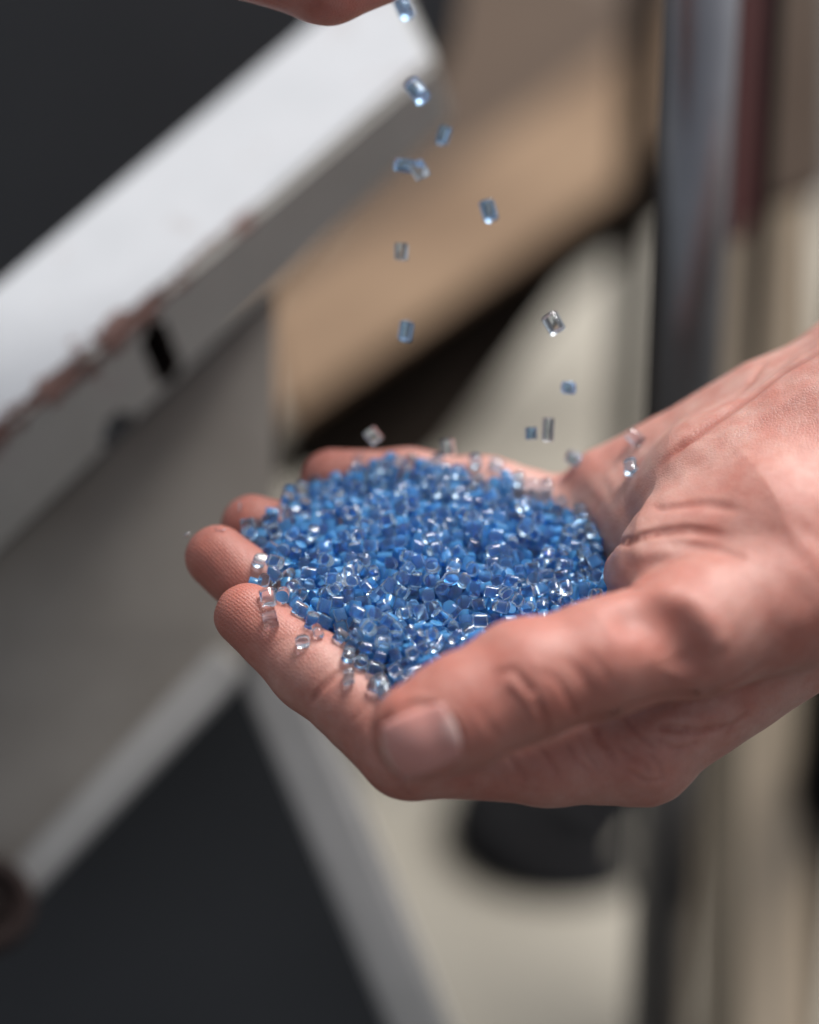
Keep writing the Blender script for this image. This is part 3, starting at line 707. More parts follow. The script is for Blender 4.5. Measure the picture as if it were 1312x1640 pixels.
# settled poses of the pellets: position, turn and size, best seen first
PELLET_DATA = [
    -19, 94, -270, 160, -84, 91, 238, 224, -69, -61, -67, 115, -67, -109, 222, 249, 11, 66, -236, -4, -18, 27, 223, 228, 123, -32, -81, -85, -19, -14,
    209, 337, 116, -61, -84, -107, 50, -115, 257, 185, -84, -260, 135, -171, -33, 67, 251, 189, -76, -235, 132, 87, 7, 73, 220, 225, -105, -286, 163,
    61, -16, 13, 219, 250, -290, -38, -117, -124, -39, -107, 252, 213, -224, -147, 49, 12, -12, 34, 264, 273, 208, 14, -158, 167, 47, -147, 228, 272,
    136, -113, 1, -6, 8, 150, 244, 251, 253, -36, -118, 179, -1, -3, 223, 294, -269, -87, -44, -5, 36, 57, 235, 221, 282, -50, -93, 53, 49, 132, 240,
    261, 210, -25, -107, 74, -47, -20, 246, 312, -46, -226, 132, -13, -66, 10, 229, 251, -23, -219, 116, -172, -70, -96, 260, 229, 59, 41, -200, 44,
    -21, -47, 236, 301, 161, 90, -266, -107, -7, 64, 213, 247, 74, -117, 18, -16, 1, -173, 258, 255, 335, -115, -40, 38, -75, 16, 223, 222, -36, -131,
    20, 72, -31, -32, 246, 255, 5, -245, 145, -23, -20, 172, 216, 234, 268, 4, -191, -15, -2, -100, 224, 169, -106, -248, 132, -35, 25, -162, 238,
    249, 124, -191, 61, 107, 20, 98, 241, 272, 151, 29, -175, 71, 31, 106, 254, 265, 64, -76, -44, 80, 28, 23, 251, 199, 20, -178, 69, -120, 69, -12,
    247, 276, 112, -101, -9, -13, -7, -175, 248, 221, 40, -95, -4, 25, 2, -161, 249, 251, -259, -123, 0, 175, 17, 76, 241, 248, 39, -213, 127, -121,
    2, 106, 247, 183, 12, -121, 16, 112, -23, -13, 232, 266, -150, -165, 62, 90, -37, 167, 245, 241, 235, -137, -15, -104, 49, 17, 229, 208, -193,
    -171, 65, -90, 45, -119, 242, 245, -9, -177, 67, -166, 53, -152, 241, 228, -62, -32, -93, -65, 69, -60, 246, 184, -56, -146, 39, 93, -42, -50,
    245, 241, -160, -208, 113, -174, 42, -56, 220, 190, -92, -214, 113, -98, 62, -134, 238, 216, -175, -37, -100, -151, -40, -142, 223, 250, -25,
    -247, 138, -83, -13, 20, 220, 227, 116, -136, 32, -115, 74, -29, 217, 278, -186, -225, 131, -38, -3, 4, 239, 188, 122, -163, 37, 71, -52, 115,
    228, 214, -91, -176, 85, 80, 16, 62, 229, 266, 161, -166, 60, 63, 12, -111, 249, 259, 81, -217, 118, -162, 62, -118, 219, 262, -104, -123, 25,
    -172, -36, -165, 256, 262, -71, -201, 122, -176, 41, -33, 247, 263, 183, 58, -218, -116, 77, -112, 237, 211, 79, -175, 59, -85, -40, -136, 242,
    189, -15, -52, -69, -177, 12, 163, 222, 246, 208, -170, 39, -155, -6, -39, 234, 248, 332, -89, -61, 101, -33, 25, 255, 277, -121, -216, 103, -95,
    -51, -122, 249, 211, -63, -109, -18, 141, 17, -145, 208, 229, 123, 95, -269, 43, -10, 23, 233, 215, -94, -41, -87, -133, -24, -58, 228, 212, 88,
    75, -236, -139, -5, 0, 234, 216, -56, 55, -227, 162, -41, 175, 239, 270, -72, 19, -180, 31, -56, 46, 241, 202, 330, -34, -135, 149, -30, 163, 234,
    289, -211, -39, -90, 169, -14, -118, 228, 268, 145, -141, 31, -144, -81, -43, 223, 244, -47, 88, -258, 23, -24, 164, 230, 270, 89, -74, -61, 165,
    -82, -28, 240, 257, -227, -69, -49, -169, -2, -14, 244, 209, -206, -79, -58, 61, 30, 152, 211, 265, 171, -144, 35, 160, -6, -141, 226, 266, 311,
    -15, -149, -84, -29, 99, 235, 286, 6, 16, -159, 76, 8, 5, 219, 232, 39, 57, -213, -117, 13, -99, 224, 279, -240, -89, -31, -47, -22, -123, 225,
    301, -15, -117, 15, -160, -12, 119, 260, 303, -59, -272, 139, 66, 64, -133, 267, 282, -135, 38, -192, 172, -34, -21, 246, 231, 96, -160, 33, 9,
    -8, -80, 266, 227, -40, -190, 99, -173, 81, 149, 232, 217, 62, -46, -87, -87, 22, 30, 252, 241, -51, -251, 134, 88, 62, -111, 227, 205, -39, -58,
    -72, 92, -59, -72, 231, 249, 181, -123, 1, 96, 41, -96, 224, 249, 12, -20, -122, -117, -22, 133, 233, 239, 57, -134, 11, 8, -18, 76, 249, 295,
    -132, -135, 39, 26, 44, 62, 214, 233, -62, -179, 89, 5, 16, 73, 247, 228, 36, -121, 15, 166, 0, -137, 257, 235, 279, -135, -9, -57, -3, -174, 210,
    270, -200, 43, -260, -10, -21, 107, 242, 264, 253, 30, -223, -96, -7, 101, 227, 254, -40, -15, -109, -60, 7, -68, 226, 263, -33, -91, -36, -173,
    -8, -57, 226, 272, -14, -142, 30, 178, -46, -21, 225, 246, 15, -63, -66, 94, -60, -120, 250, 216, 62, -1, -137, 128, 64, -36, 243, 219, 155, -43,
    -72, 2, 2, 155, 231, 281, 35, 31, -210, -165, -37, -22, 240, 229, -122, -181, 71, -81, 14, -163, 226, 224, 81, -143, 6, -2, 4, -43, 253, 265, 15,
    -88, -14, -90, 8, 14, 237, 221, -240, -112, -9, 37, 81, -12, 251, 231, 312, -138, -8, -102, 70, -10, 228, 266, -246, -35, -130, -31, -17, 179,
    235, 300, 246, -114, -49, -171, -66, -96, 272, 183, 91, 37, -195, 19, 51, -128, 218, 238, 150, -69, -51, -5, 72, -170, 221, 240, 173, -90, -51,
    -73, -48, 158, 229, 224, -171, -190, 94, 126, 47, 11, 242, 271, 221, -119, -16, -175, 15, 78, 239, 211, -103, 1, -144, -163, -52, 171, 217, 279,
    -75, -134, 25, -58, 30, -121, 219, 257, 74, -21, -130, -117, -24, -78, 224, 217, -181, -110, -16, -75, 63, 100, 261, 272, 25, -236, 131, -23, 40,
    -86, 232, 226, -150, -5, -151, -85, -26, 88, 214, 281, -109, -149, 33, -132, -65, 44, 235, 303, -82, -20, -109, -40, -34, 40, 251, 283, 55, -184,
    69, -52, 34, 69, 240, 282, 233, -11, -153, -149, -7, 98, 237, 187, 314, -74, -81, -50, -4, -61, 262, 157, -48, -293, 160, -50, 14, -140, 243, 257,
    -96, -66, -66, 113, -13, 11, 230, 249, 164, -8, -133, -98, 8, 81, 239, 223, -46, 12, -143, 113, 28, -153, 218, 275, -254, -14, -146, 95, 53, 112,
    227, 262, -24, -275, 155, -131, -1, 38, 218, 235, 140, -5, -146, -174, 73, -164, 230, 210, 86, -42, -96, -77, 2, 8, 227, 183, 196, -109, -27, -68,
    39, -161, 227, 271, 46, -65, -68, 57, -17, -65, 247, 243, -222, -4, -158, -2, 22, -7, 234, 212, -3, -101, 3, 74, -18, -35, 215, 228, 33, -149, 35,
    -173, -10, -128, 239, 234, -45, -168, 63, 59, -32, 37, 256, 228, 210, -142, -1, 113, -23, -84, 252, 267, -122, -63, -73, -91, 68, -174, 232, 162,
    -129, -158, 43, -111, -31, -79, 240, 217, -225, 21, -198, -166, 61, 88, 254, 267, 227, -39, -113, -59, -37, 34, 222, 208, 191, -156, 21, -158,
    -46, -67, 231, 253, 37, -46, -76, 37, 52, -121, 235, 219, -150, -85, -32, -32, 17, 92, 249, 240, -152, -106, -18, 13, -21, -71, 224, 260, 249,
    -77, -71, -152, 38, -58, 242, 236, 236, -166, 11, -136, -6, 4, 245, 211, 271, -113, -47, -84, 33, 100, 230, 230, 207, -52, -114, 103, 15, -15,
    238, 169, 125, 15, -173, 31, 75, -153, 226, 180, -95, 47, -216, -175, -57, 155, 231, 236, 112, -7, -111, 13, -23, 156, 225, 233, -119, 53, -225,
    88, 5, 175, 230, 216, -205, -130, 2, 42, -16, -45, 235, 244, 194, -10, -149, 123, -70, -135, 235, 296, 5, 37, -172, 40, 78, 49, 250, 253, -153,
    -61, -71, 95, -1, 105, 221, 248, 15, -219, 114, 19, -50, -159, 221, 303, -73, 70, -254, 157, 30, 130, 227, 273, 302, -121, -35, 80, -25, 154, 235,
    218, 35, 78, -233, 155, -5, -161, 254, 269, 277, -158, 14, 9, -25, 152, 224, 249, 142, 47, -222, -142, -17, -87, 197, 175, 279, -94, -63, -38, 61,
    130, 239, 254, 80, -97, -20, -55, 12, 166, 240, 241, 280, 21, -209, 84, -22, 130, 231, 192, -5, -79, -39, 39, -58, -61, 234, 194, -149, -193, 71,
    85, -56, 159, 251, 226, -15, 4, -157, -3, 22, 110, 224, 250, 40, -27, -113, -61, -75, -157, 245, 232, 157, -124, 1, -17, -2, 2, 220, 219, 61, 79,
    -239, -23, 77, 157, 220, 268, -63, -8, -150, -119, -48, 29, 236, 243, -13, -32, -102, 87, 55, -81, 236, 239, 194, -79, -70, 2, 0, -22, 242, 203,
    -123, 5, -163, -68, 8, 40, 220, 264, 48, -231, 118, -134, -29, -5, 208, 276, 221, -101, -35, 102, 3, -82, 245, 242, 103, 18, -169, -94, 1, -97,
    225, 235, 226, 30, -223, 19, 1, -162, 200, 280, -268, -57, -118, -162, -29, -98, 221, 221, -194, 10, -196, -125, 29, 147, 231, 276, 97, -122, -1,
    -20, -10, -49, 231, 224, -118, -43, -95, -161, 14, -105, 220, 194, 236, 9, -184, -167, -11, 48, 233, 243, -192, -146, 11, -170, -17, -118, 226,
    201, -37, -39, -107, -74, 55, -160, 233, 222, -225, -24, -129, -84, -38, -62, 223, 233, 253, 49, -235, 49, -7, 11, 235, 210, 5, -145, 8, 172, 19,
    -103, 244, 251, 1, -209, 101, -134, 54, -12, 234, 162, 202, 36, -231, -92, 44, 94, 238, 223, -136, -118, 22, 68, 8, 86, 241, 249, -174, -79, -73,
    -90, 9, -157, 227, 264, -94, 95, -287, -101, 30, -77, 256, 204, 173, -70, -67, 9, -7, -173, 226, 243, 258, -133, -25, 134, -6, -172, 210, 257,
    -250, -67, -86, -101, 8, 145, 240, 245, 101, -211, 90, 121, -17, 115, 220, 260, 290, -34, -129, 44, 34, -158, 220, 241, 227, 48, -235, -90, -15,
    -89, 237, 265, -178, -132, -5, -167, -12, -138, 220, 232, 154, -103, -21, 102, 57, 61, 241, 229, 70, 25, -202, 115, 82, 45, 205, 153, 185, -58,
    -92, -11, 22, -136, 239, 261, -151, 51, -250, 138, 45, -28, 220, 218, -194, -53, -93, 83, 32, -142, 230, 226, -19, 21, -172, -86, 55, -65, 234,
    241, -107, -107, 1, 131, -4, -78, 226, 222, 67, 58, -227, -12, 43, -112, 235, 154, 35, -170, 49, -141, -13, 120, 263, 301, -81, -89, -42, -157,
    55, -74, 229, 231, -161, -30, -120, -15, -6, -82, 235, 240, 262, -153, -10, -61, 45, -26, 229, 200, 36, -11, -137, 113, 7, -79, 244, 228, 333,
    -69, -98, 15, 58, 61, 234, 267, -17, -164, 46, -92, -14, -18, 237, 245, 202, 60, -245, -148, 40, -48, 224, 242, -219, -113, -32, 48, 9, 114, 212,
    247, -84, -109, -32, -130, 9, -140, 210, 281, -167, 34, -230, -7, 82, -13, 219, 185, -294, -23, -137, 45, -74, 145, 241, 240, 99, -196, 64, 83, 1,
    5, 226, 304, -48, -212, 107, -157, 6, 170, 245, 243, 4, 93, -277, -136, -47, 25, 259, 219, -14, 42, -202, -32, -39, 84, 240, 278, 150, -193, 56,
    -124, 67, -20, 230, 270, -9, -266, 137, 67, -72, -136, 241, 235, -43, -312, 179, 52, -6, 13, 263, 221, -99, -96, -16, -130, 18, 83, 219, 206,
    -101, 77, -255, -5, 36, 44, 226, 236, -153, 23, -198, 161, 49, -67, 237, 259, 312, 0, -178, -65, -41, 166, 230, 294, 77, -204, 75, -11, -14, 122,
    215, 289, 274, -80, -83, -139, 55, 118, 265, 215, -102, 28, -206, 73, -28, -122, 230, 218, 52, 95, -280, -10, 36, 77, 238, 238, 6, -167, 46, -175,
    -18, -119, 224, 173, -148, -145, 24, -7, 66, 131, 265, 228, 98, -5, -131, -137, -75, -85, 231, 232, 113, 42, -214, 59, 30, -68, 219, 244, 310,
    -46, -137, 49, -25, -108, 237, 219, -100, -232, 101, -70, -63, 38, 231, 220, -120, -204, 74, -75, -52, -177, 251, 219, 110, -28, -102, -97, -43,
    1, 246, 228, 60, -153, 0, -156, -82, -3, 215, 195, 273, -23, -168, 173, -15, 105, 223, 219, 234, -92, -55, 115, 40, -62, 215, 210, -201, -159, 42,
    -2, -2, -168, 245, 213, -83, -160, 38, 79, -26, 105, 237, 263, 148, -91, -43, 151, 80, 160, 216, 209, 301, -62, -107, 69, 44, -115, 228, 260, 128,
    58, -240, -162, 4, -170, 256, 230, 242, -56, -121, -92, -45, -20, 223, 206, -25, -204, 95, -54, -59, -73, 220, 216, -278, -23, -159, 9, 1, -108,
    249, 252, 184, 22, -200, -57, 51, -132, 247, 218, -189, -95, -62, -1, 18, 87, 222, 261, -246, -133, -22, -122, -11, 4, 219, 279, -125, -20, -151,
    -126, -63, 36, 223, 192, -80, 41, -233, 88, -57, 157, 234, 250, 103, 54, -227, 121, 31, 4, 184, 235, 223, -72, -116, 0, 3, -150, 238, 266, 315,
    -96, -72, 126, -1, -63, 232, 173, 168, 5, -177, 57, -9, -96, 237, 250, 7, -277, 160, -155, 59, -132, 254, 268, -93, -202, 83, -59, -46, -49, 229,
    231, -26, 49, -226, 85, -66, 165, 267, 211, 331, -148, 6, 140, -4, 89, 232, 245, 68, -242, 125, 103, 22, 162, 243, 245, -12, -292, 176, 65, 33,
    46, 251, 194, -105, -22, -140, -82, -66, 7, 234, 226, -105, -85, -46, -120, 37, -25, 235, 217, 313, -113, -57, -54, 18, -52, 226, 234, -40, 62,
    -244, 129, -53, -42, 243, 289, -176, 56, -286, -1, 18, 167, 237, 236, 294, -147, -20, 48, -68, 32, 233, 268, -169, -98, -41, -168, -20, 17, 244,
    254, 156, 51, -237, 67, 49, -18, 221, 232, -46, 25, -195, 83, -5, 95, 228, 237, -100, 62, -240, 60, -35, 122, 225, 227, -30, -114, -9, -98, 16,
    -14, 235, 204, -171, 2, -194, -88, -2, 83, 244, 236, -164, -147, 7, 47, -16, -63, 226, 250, 290, -8, -194, -87, 25, -26, 236, 265, 152, -164, 36,
    65, -42, -82, 235, 259, -42, -83, -65, 40, 76, 42, 240, 281, -17, -76, -59, 49, 77, 146, 231, 251, 66, -222, 95, 81, -48, 89, 235, 293, -71, -224,
    110, 173, 0, 176, 241, 230, -135, -93, -54, -169, -72, -19, 236, 189, -63, 87, -284, 85, 45, 88, 231, 265, -212, 3, -184, -134, -10, 171, 228,
    231, 123, 28, -191, -86, -52, -78, 237, 256, 32, -205, 101, 79, -4, -177, 212, 194, 163, -31, -126, -51, 33, 100, 231, 270, -200, -70, -75, 142,
    -55, -67, 222, 300, -199, -26, -145, 82, -9, -50, 242, 205, -141, -46, -118, -73, -71, 19, 210, 236, -147, -27, -149, 103, -31, 174, 244, 244,
    296, -100, -83, -142, 1, 114, 223, 205, 20, 83, -256, 21, -77, -121, 238, 262, 248, -14, -171, 154, 54, 142, 224, 220, 178, 34, -228, 89, -51,
    -173, 253, 258, -44, -112, -28, 86, -61, 0, 246, 213, -135, 61, -275, 125, 9, -146, 235, 220, -30, -292, 145, 61, 16, 145, 234, 204, 18, -42,
    -118, -59, 74, -102, 225, 151, -150, 6, -171, -134, 65, 99, 233, 201, -18, -22, -122, 21, 48, 138, 228, 201, 211, -81, -92, -174, 8, -111, 230,
    227, 45, -203, 84, 42, 47, 127, 230, 224, 45, 3, -160, -95, -45, 10, 224, 251, -103, 12, -178, -51, -1, -22, 226, 293, -270, -44, -141, 174, -33,
    -77, 246, 219, 104, -95, -35, -59, 63, -168, 238, 277, -225, -98, -51, 3, 57, 70, 238, 270, 201, -32, -127, 110, -60, 159, 224, 173, 16, -260,
    133, 28, 18, 43, 221, 207, -84, -3, -175, -29, -11, -41, 233, 280, 83, -64, -90, -58, -59, -111, 216, 265, -58, -99, -47, -44, 45, 100, 244, 240,
    -67, -82, -70, 10, -4, -51, 216, 270, 142, -183, 26, 134, 34, 120, 243, 218, 341, -61, -118, -76, -57, -5, 206, 306, -198, -16, -173, 104, 17,
    102, 247, 277, -151, -131, -14, 14, 65, -108, 250, 178, 218, -7, -170, -88, -18, 30, 219, 257, 71, -169, 34, 1, 12, 110, 247, 178, 19, 6, -177,
    103, 35, -85, 250, 267, 183, -32, -143, 82, 29, -19, 245, 252, 174, -176, 28, -27, -25, -78, 226, 293, -252, -5, -169, -112, 70, -114, 245, 238,
    -217, 25, -237, 94, -54, 162, 235, 223, 196, 10, -179, 115, -16, -158, 216, 208, -160, -163, 36, 152, 30, -66, 234, 246, 302, -82, -95, -38, 44,
    109, 226, 271, 137, -58, -92, -4, -10, -163, 238, 277, -36, 99, -288, -174, -74, 28, 231, 220, -32, 70, -271, -83, -41, 156, 241, 302, -116, -83,
    -70, -161, 13, 63, 252, 240, -94, -148, 8, -178, 7, 79, 237, 272, 95, -185, 38, 179, 83, -87, 250, 235, -127, -110, -12, 162, -37, 38, 240, 270,
    110, -51, -111, 4, -5, -167, 240, 237, 109, -86, -64, -176, -13, 61, 240, 253, 134, -35, -101, 90, -10, -1, 240, 253, -174, 42, -257, 102, 11,
    -163, 258, 254, -219, -132, -21, 1, -55, 84, 265, 226, -171, -14, -174, -20, -31, -59, 236, 273, 32, -264, 148, -62, 24, 45, 242, 281, -198, -119,
    -39, 35, 41, -9, 236, 254, -37, -8, -134, -97, -63, 113, 206, 252, 41, -256, 124, 19, -63, 141, 206, 290, -58, 30, -220, -91, 79, -110, 229, 256,
    -38, -160, 31, 171, 51, -123, 232, 227, 21, 40, -230, -87, -81, 169, 239, 261, -186, -34, -128, 21, -43, -96, 225, 242, 119, -218, 120, 69, -32,
    123, 239, 283, 93, -234, 106, -158, 4, 103, 224, 231, -131, 13, -186, 153, -53, 41, 245, 204, -133, -60, -98, -17, -26, 118, 228, 218, 275, -69,
    -107, -151, -4, 24, 214, 245, -96, -170, 60, -89, 21, 175, 247, 272, 132, -82, -93, 170, -7, -64, 216, 247, 271, -56, -131, 102, -58, -92, 224,
    291, 213, -96, -65, -178, -17, -46, 218, 273, 173, -116, -21, 57, -6, 141, 220, 242, -2, 65, -266, -166, 6, -175, 210, 244, 14, -55, -91, -127,
    81, -56, 240, 267, 33, -70, -87, -2, 69, -119, 230, 224, 16, -10, -150, -179, -80, 93, 224, 324, -208, -101, -66, -176, 28, -60, 216, 247, 294,
    -21, -172, 148, -1, 0, 207, 205, 160, 21, -197, -38, 1, -136, 225, 261, 94, 1, -153, -105, -70, 112, 235, 225, 175, -193, 47, -131, -56, -55, 247,
    238, -218, -63, -86, 62, -81, 174, 224, 203, 19, -204, 83, -130, 65, -109, 229, 224, 137, -137, 9, 86, -75, -63, 251, 249, -172, -184, 69, -104,
    54, 53, 224, 221, 181, -51, -118, -69, -72, 68, 239, 226, 342, -138, -46, 98, -49, -50, 239, 288, -2, -244, 121, 25, 74, 118, 212, 264, -11, -17,
    -150, 68, 7, 10, 223, 211, 267, -38, -144, -85, 50, -79, 229, 239, 213, -165, 11, -171, -54, 79, 232, 246, -72, -177, 66, 108, 21, -176, 230, 236,
    83, 42, -218, -48, -2, 100, 223, 264, -2, -238, 95, 167, -52, -118, 236, 321, 191, -185, 11, -10, 7, -77, 230, 236, -132, -181, 47, -163, -11,
    110, 223, 229, 10, -197, 43, -178, 83, 163, 242, 294, -29, -272, 127, 105, 76, 34, 233, 198, -171, -24, -146, -1, 28, 88, 247, 199, 71, -193, 42,
    -18, -10, -66, 236, 207, -66, -156, 8, -22, 5, -13, 227, 258, 70, 1, -160, 57, -65, 130, 241, 222, 250, -71, -99, 135, 64, 112, 229, 234, -110,
    -176, 38, 140, -10, -77, 231, 217, -276, -129, -23, -95, -73, 79, 235, 253, 261, 7, -211, 89, -5, -40, 242, 220, 147, -64, -71, 176, 8, -16, 234,
    159, -189, 15, -220, 118, 69, 12, 232, 209, -221, 33, -266, 35, 17, -13, 224, 268, 178, 62, -244, -171, -59, 81, 219, 269, 48, -173, 27, -148,
    -45, 57, 238, 218, -159, -57, -113, -15, -60, -48, 224, 232, 119, -187, 38, -66, -50, 70, 235, 211, -76, -250, 107, -10, 78, 47, 244, 245, 42,
    -90, -46, 82, -12, -178, 229, 156, -99, -196, 51, -177, 8, -173, 248, 292, 20, -116, -6, 108, 3, 15, 245, 274, 285, -120, -70, -107, -55, -69,
    231, 202, 142, -88, -65, -105, 49, -99, 256, 228, -162, -124, -35, 25, 60, 161, 200, 219, -147, -81, -70, -95, -1, 105, 195, 240, -104, -37, -112,
    -34, -2, 112, 248, 214, 261, -180, 17, -125, -40, 24, 251, 220, 111, -136, 10, -180, -10, -49, 214, 200, 58, -87, -67, -167, 46, -154, 236, 298,
    190, -103, -70, 0, -1, 86, 259, 236, -184, -155, -10, -163, 84, 2, 236, 218, 236, -187, 23, 44, -6, 4, 246, 231, -6, 48, -241, 59, -22, -96, 265,
    231, -181, -175, 38, 87, 22, -127, 217, 263, -128, 26, -210, 65, 36, 99, 224, 193, 27, 88, -277, -86, -4, -102, 230, 217, 243, -165, -25, -75, 81,
    151, 247, 233, 130, -26, -125, -90, 0, 91, 250, 241, 142, -159, 13, -65, 66, 137, 233, 293, 52, 11, -205, -57, -71, 168, 242, 213, -242, -62,
    -111, 81, 42, -75, 233, 271, 320, -136, -31, -92, -39, -30, 237, 265, 31, -145, 9, -72, 85, 114, 254, 276, -34, -190, 76, 82, -7, -122, 242, 216,
    146, -27, -148, 91, -58, -86, 233, 221, 138, 6, -193, 174, 32, -71, 223, 280, -50, -239, 112, -93, -60, -120, 235, 279, -186, -53, -115, 96, -78,
    -109, 224, 227, -32, 28, -218, 177, 7, -58, 227, 232, -9, -221, 81, 152, -9, -30, 223, 258, 127, -104, -45, -101, 85, 85, 232, 195, -124, -38,
    -134, -18, 16, 41, 239, 267, 339, -91, -89, -39, -17, 26, 226, 197, 269, -105, -81, -40, -57, 43, 219, 230, -139, -198, 27, -119, 31, -39, 231,
    216, 240, -34, -147, 23, -14, 114, 226, 217, 45, -123, -13, 88, -62, -76, 230, 198, 109, -158, 12, 70, -62, 114, 223, 280, -80, -49, -114, 27, 11,
    -21, 219, 271, 112, -181, 13, -13, -15, -111, 233, 260, -236, -57, -138, -125, 6, -162, 243, 266, -127, -133, 5, -15, -73, -155, 240, 270, -17,
    -204, 64, 154, 13, -14, 239, 207, 210, -137, -32, 74, 19, -102, 236, 259, 318, -29, -167, -32, -57, 145, 222, 237, 83, 4, -182, -92, -51, 69, 226,
    238, -18, -190, 37, -130, 78, -148, 239, 251, 266, -92, -104, -11, 32, -96, 205, 239, -67, -57, -89, -85, 64, -170, 216, 259, 182, -141, -13,
    -105, 61, 65, 231, 217, 320, -57, -156, -134, 57, -59, 225, 268, 104, -30, -124, 103, 1, 94, 215, 212, -101, -128, -4, 4, 1, 151, 215, 209, 42,
    -106, -26, -54, -44, 166, 240, 184, 93, -24, -149, 103, 14, -170, 210, 278, 0, -133, -20, 79, 53, -3, 227, 210, 25, 9, -201, 106, -77, -109, 239,
    236, -57, -264, 111, -157, -74, -146, 244, 220, -86, 71, -278, 83, -24, 22, 224, 279, -216, -42, -115, 29, -70, -2, 233, 298, -7, -35, -137, -78,
    61, -64, 238, 242, 130, -115, -26, -59, 59, 95, 222, 246, 105, -117, -53, -16, 60, -102, 237, 274, 158, -41, -99, -91, -77, -92, 230, 239, 232,
    -155, -61, 29, 29, 160, 242, 249, -22, -244, 116, 170, 20, -146, 222, 212, -39, 7, -166, -97, -55, 118, 260, 226, 162, -64, -93, -93, -36, 89,
    245, 210, -8, -53, -114, -78, 42, -68, 235, 245, -164, 12, -222, -99, -78, 91, 233, 241, 25, -138, -15, -106, 54, 88, 225, 219, 342, -87, -123,
    20, 11, 51, 227, 266, 51, -37, -137, 106, 9, 95, 202, 261, -42, -135, -3, 100, 35, 174, 233, 263, -72, -132, 0, -90, 80, 126, 241, 292, 20, -112,
    -34, 7, -9, -28, 232, 245, -90, -62, -87, -51, -61, -120, 213, 186, 45, -24, -154, 97, -33, -71, 237, 261, 39, -193, 8, -101, 36, -25, 237, 251,
    120, -210, 45, 96, 18, 95, 236, 275, -85, 12, -206, -9, 21, -116, 237, 247, -244, -108, -34, 121, -79, -40, 229, 164, -110, -64, -94, -83, -7, 10,
    226, 211, 227, -56, -140, -69, 33, 38, 241, 233, 238, -141, -40, -143, 15, -173, 249, 190, 210, -120, -65, -173, 13, 96, 247, 277, -240, -84, -65,
    16, -27, -22, 246, 236, 83, -41, -122, -58, -63, 157, 223, 218, 168, -13, -157, -19, 1, 23, 237, 237, -55, -63, -117, 92, -24, -89, 225, 271, 242,
    -92, -89, 69, -61, -84, 241, 257, -186, -79, -99, -96, -2, 142, 229, 235, 349, -113, -64, -146, 20, 14, 221, 227, 302, -160, -41, -11, -42, -147,
    244, 279, -207, -157, -7, -54, -23, 146, 222, 278, -67, -202, 94, -136, -67, 28, 215, 224, 74, -115, -7, 87, -23, -114, 213, 230, 52, -146, -20,
    -104, 44, -177, 230, 274, 21, -89, -37, -92, -47, -177, 240, 210, -46, -255, 84, 173, 14, 11, 219, 288, -66, -122, -52, -115, -51, 71, 243, 222,
    61, -220, 70, -22, -27, 113, 216, 196, 67, -124, -26, 35, 10, 138, 231, 236, -112, 28, -227, 29, 84, -77, 218, 227, 47, -110, -49, -105, 41, 79,
    231, 239, 44, -198, 42, 64, 63, 134, 243, 252, -29, -233, 90, -161, 3, 134, 230, 228, -158, -189, 47, 92, -64, 57, 239, 244, -254, -30, -163, 90,
    -13, 90, 239, 209, 100, 60, -248, -76, -34, -80, 241, 257, -168, -61, -136, 85, -26, 2, 226, 227, -10, -1, -180, 94, 45, -65, 216, 215, 192, -165,
    -7, 112, 13, -66, 223, 174, 145, -205, 35, -102, 65, -6, 238, 230, -247, -55, -160, -69, 25, 8, 229, 225, -30, -65, -115, -67, -8, 178, 214, 233,
    19, 56, -264, 83, 48, -19, 233, 243, -40, 42, -270, -12, 6, 148, 225, 242, -8, -100, -71, -5, 25, 163, 256, 207, -101, -225, 75, -100, 33, 42,
    234, 233, 189, -4, -201, 5, 9, -79, 220, 241, 59, -244, 101, -162, -26, 139, 232, 261, 317, -164, -7, -163, -41, -28, 264, 263, 28, -161, -17,
    -65, -44, -4, 229, 246, -59, -35, -117, -66, -9, 180, 229, 289, 220, -186, -26, -134, 45, -46, 246, 260, 72, -23, -154, -68, -64, 168, 245, 258,
    -192, 18, -242, -64, -45, 57, 225, 247, -137, -7, -193, 9, -62, -112, 240, 190, -49, -137, -24, 99, 70, -169, 220, 264, -64, 48, -252, -77, -7,
    -174, 209, 221, 128, 26, -213, 0, -4, 61, 230, 205, 82, 53, -252, -75, -36, -81, 224, 124, 363, -97, -78, -159, -16, 168, 231, 213, -50, -200, 58,
    167, 0, -40, 223, 230, 77, -100, -50, -20, 67, -81, 255, 259, -68, -175, 25, 120, -14, -122, 215, 239, 55, 36, -230, -171, 31, -145, 220, 289,
    -158, -66, -92, 131, 87, -59, 230, 230, 201, -71, -120, 1, -12, 72, 241, 254, 55, -19, -176, 95, -78, 83, 227, 231, 127, -160, -8, 83, 80, 153,
    245, 179, 72, -112, -70, -86, -75, -87, 224, 236, 109, -83, -87, -12, -5, 148, 226, 206, 212, 14, -199, 123, -78, 142, 260, 235, -296, -43, -150,
    147, 13, -149, 233, 254, -60, 63, -276, -79, -44, 173, 232, 284, 114, -229, 94, -22, 6, 3, 236, 219, 94, -120, -27, 95, 52, 167, 241, 237, 209,
    -190, 32, 162, -21, -142, 221, 245, 217, -28, -146, -100, -47, -14, 228, 218, 6, 28, -194, 103, 48, 139, 230, 256, -86, -19, -154, -162, 43, 112,
    231, 187, 131, -217, 70, 68, -66, -103, 206, 268, 161, -177, 1, -98, 53, -163, 241, 292, 169, -147, 8, -8, 78, 78, 233, 252, 69, 76, -266, 98,
    -29, -88, 215, 153, -41, -59, -95, 87, -62, 97, 222, 288, -47, -82, -90, -121, -68, 29, 219, 237, 295, -77, -125, -28, -81, 20, 234, 246, 131,
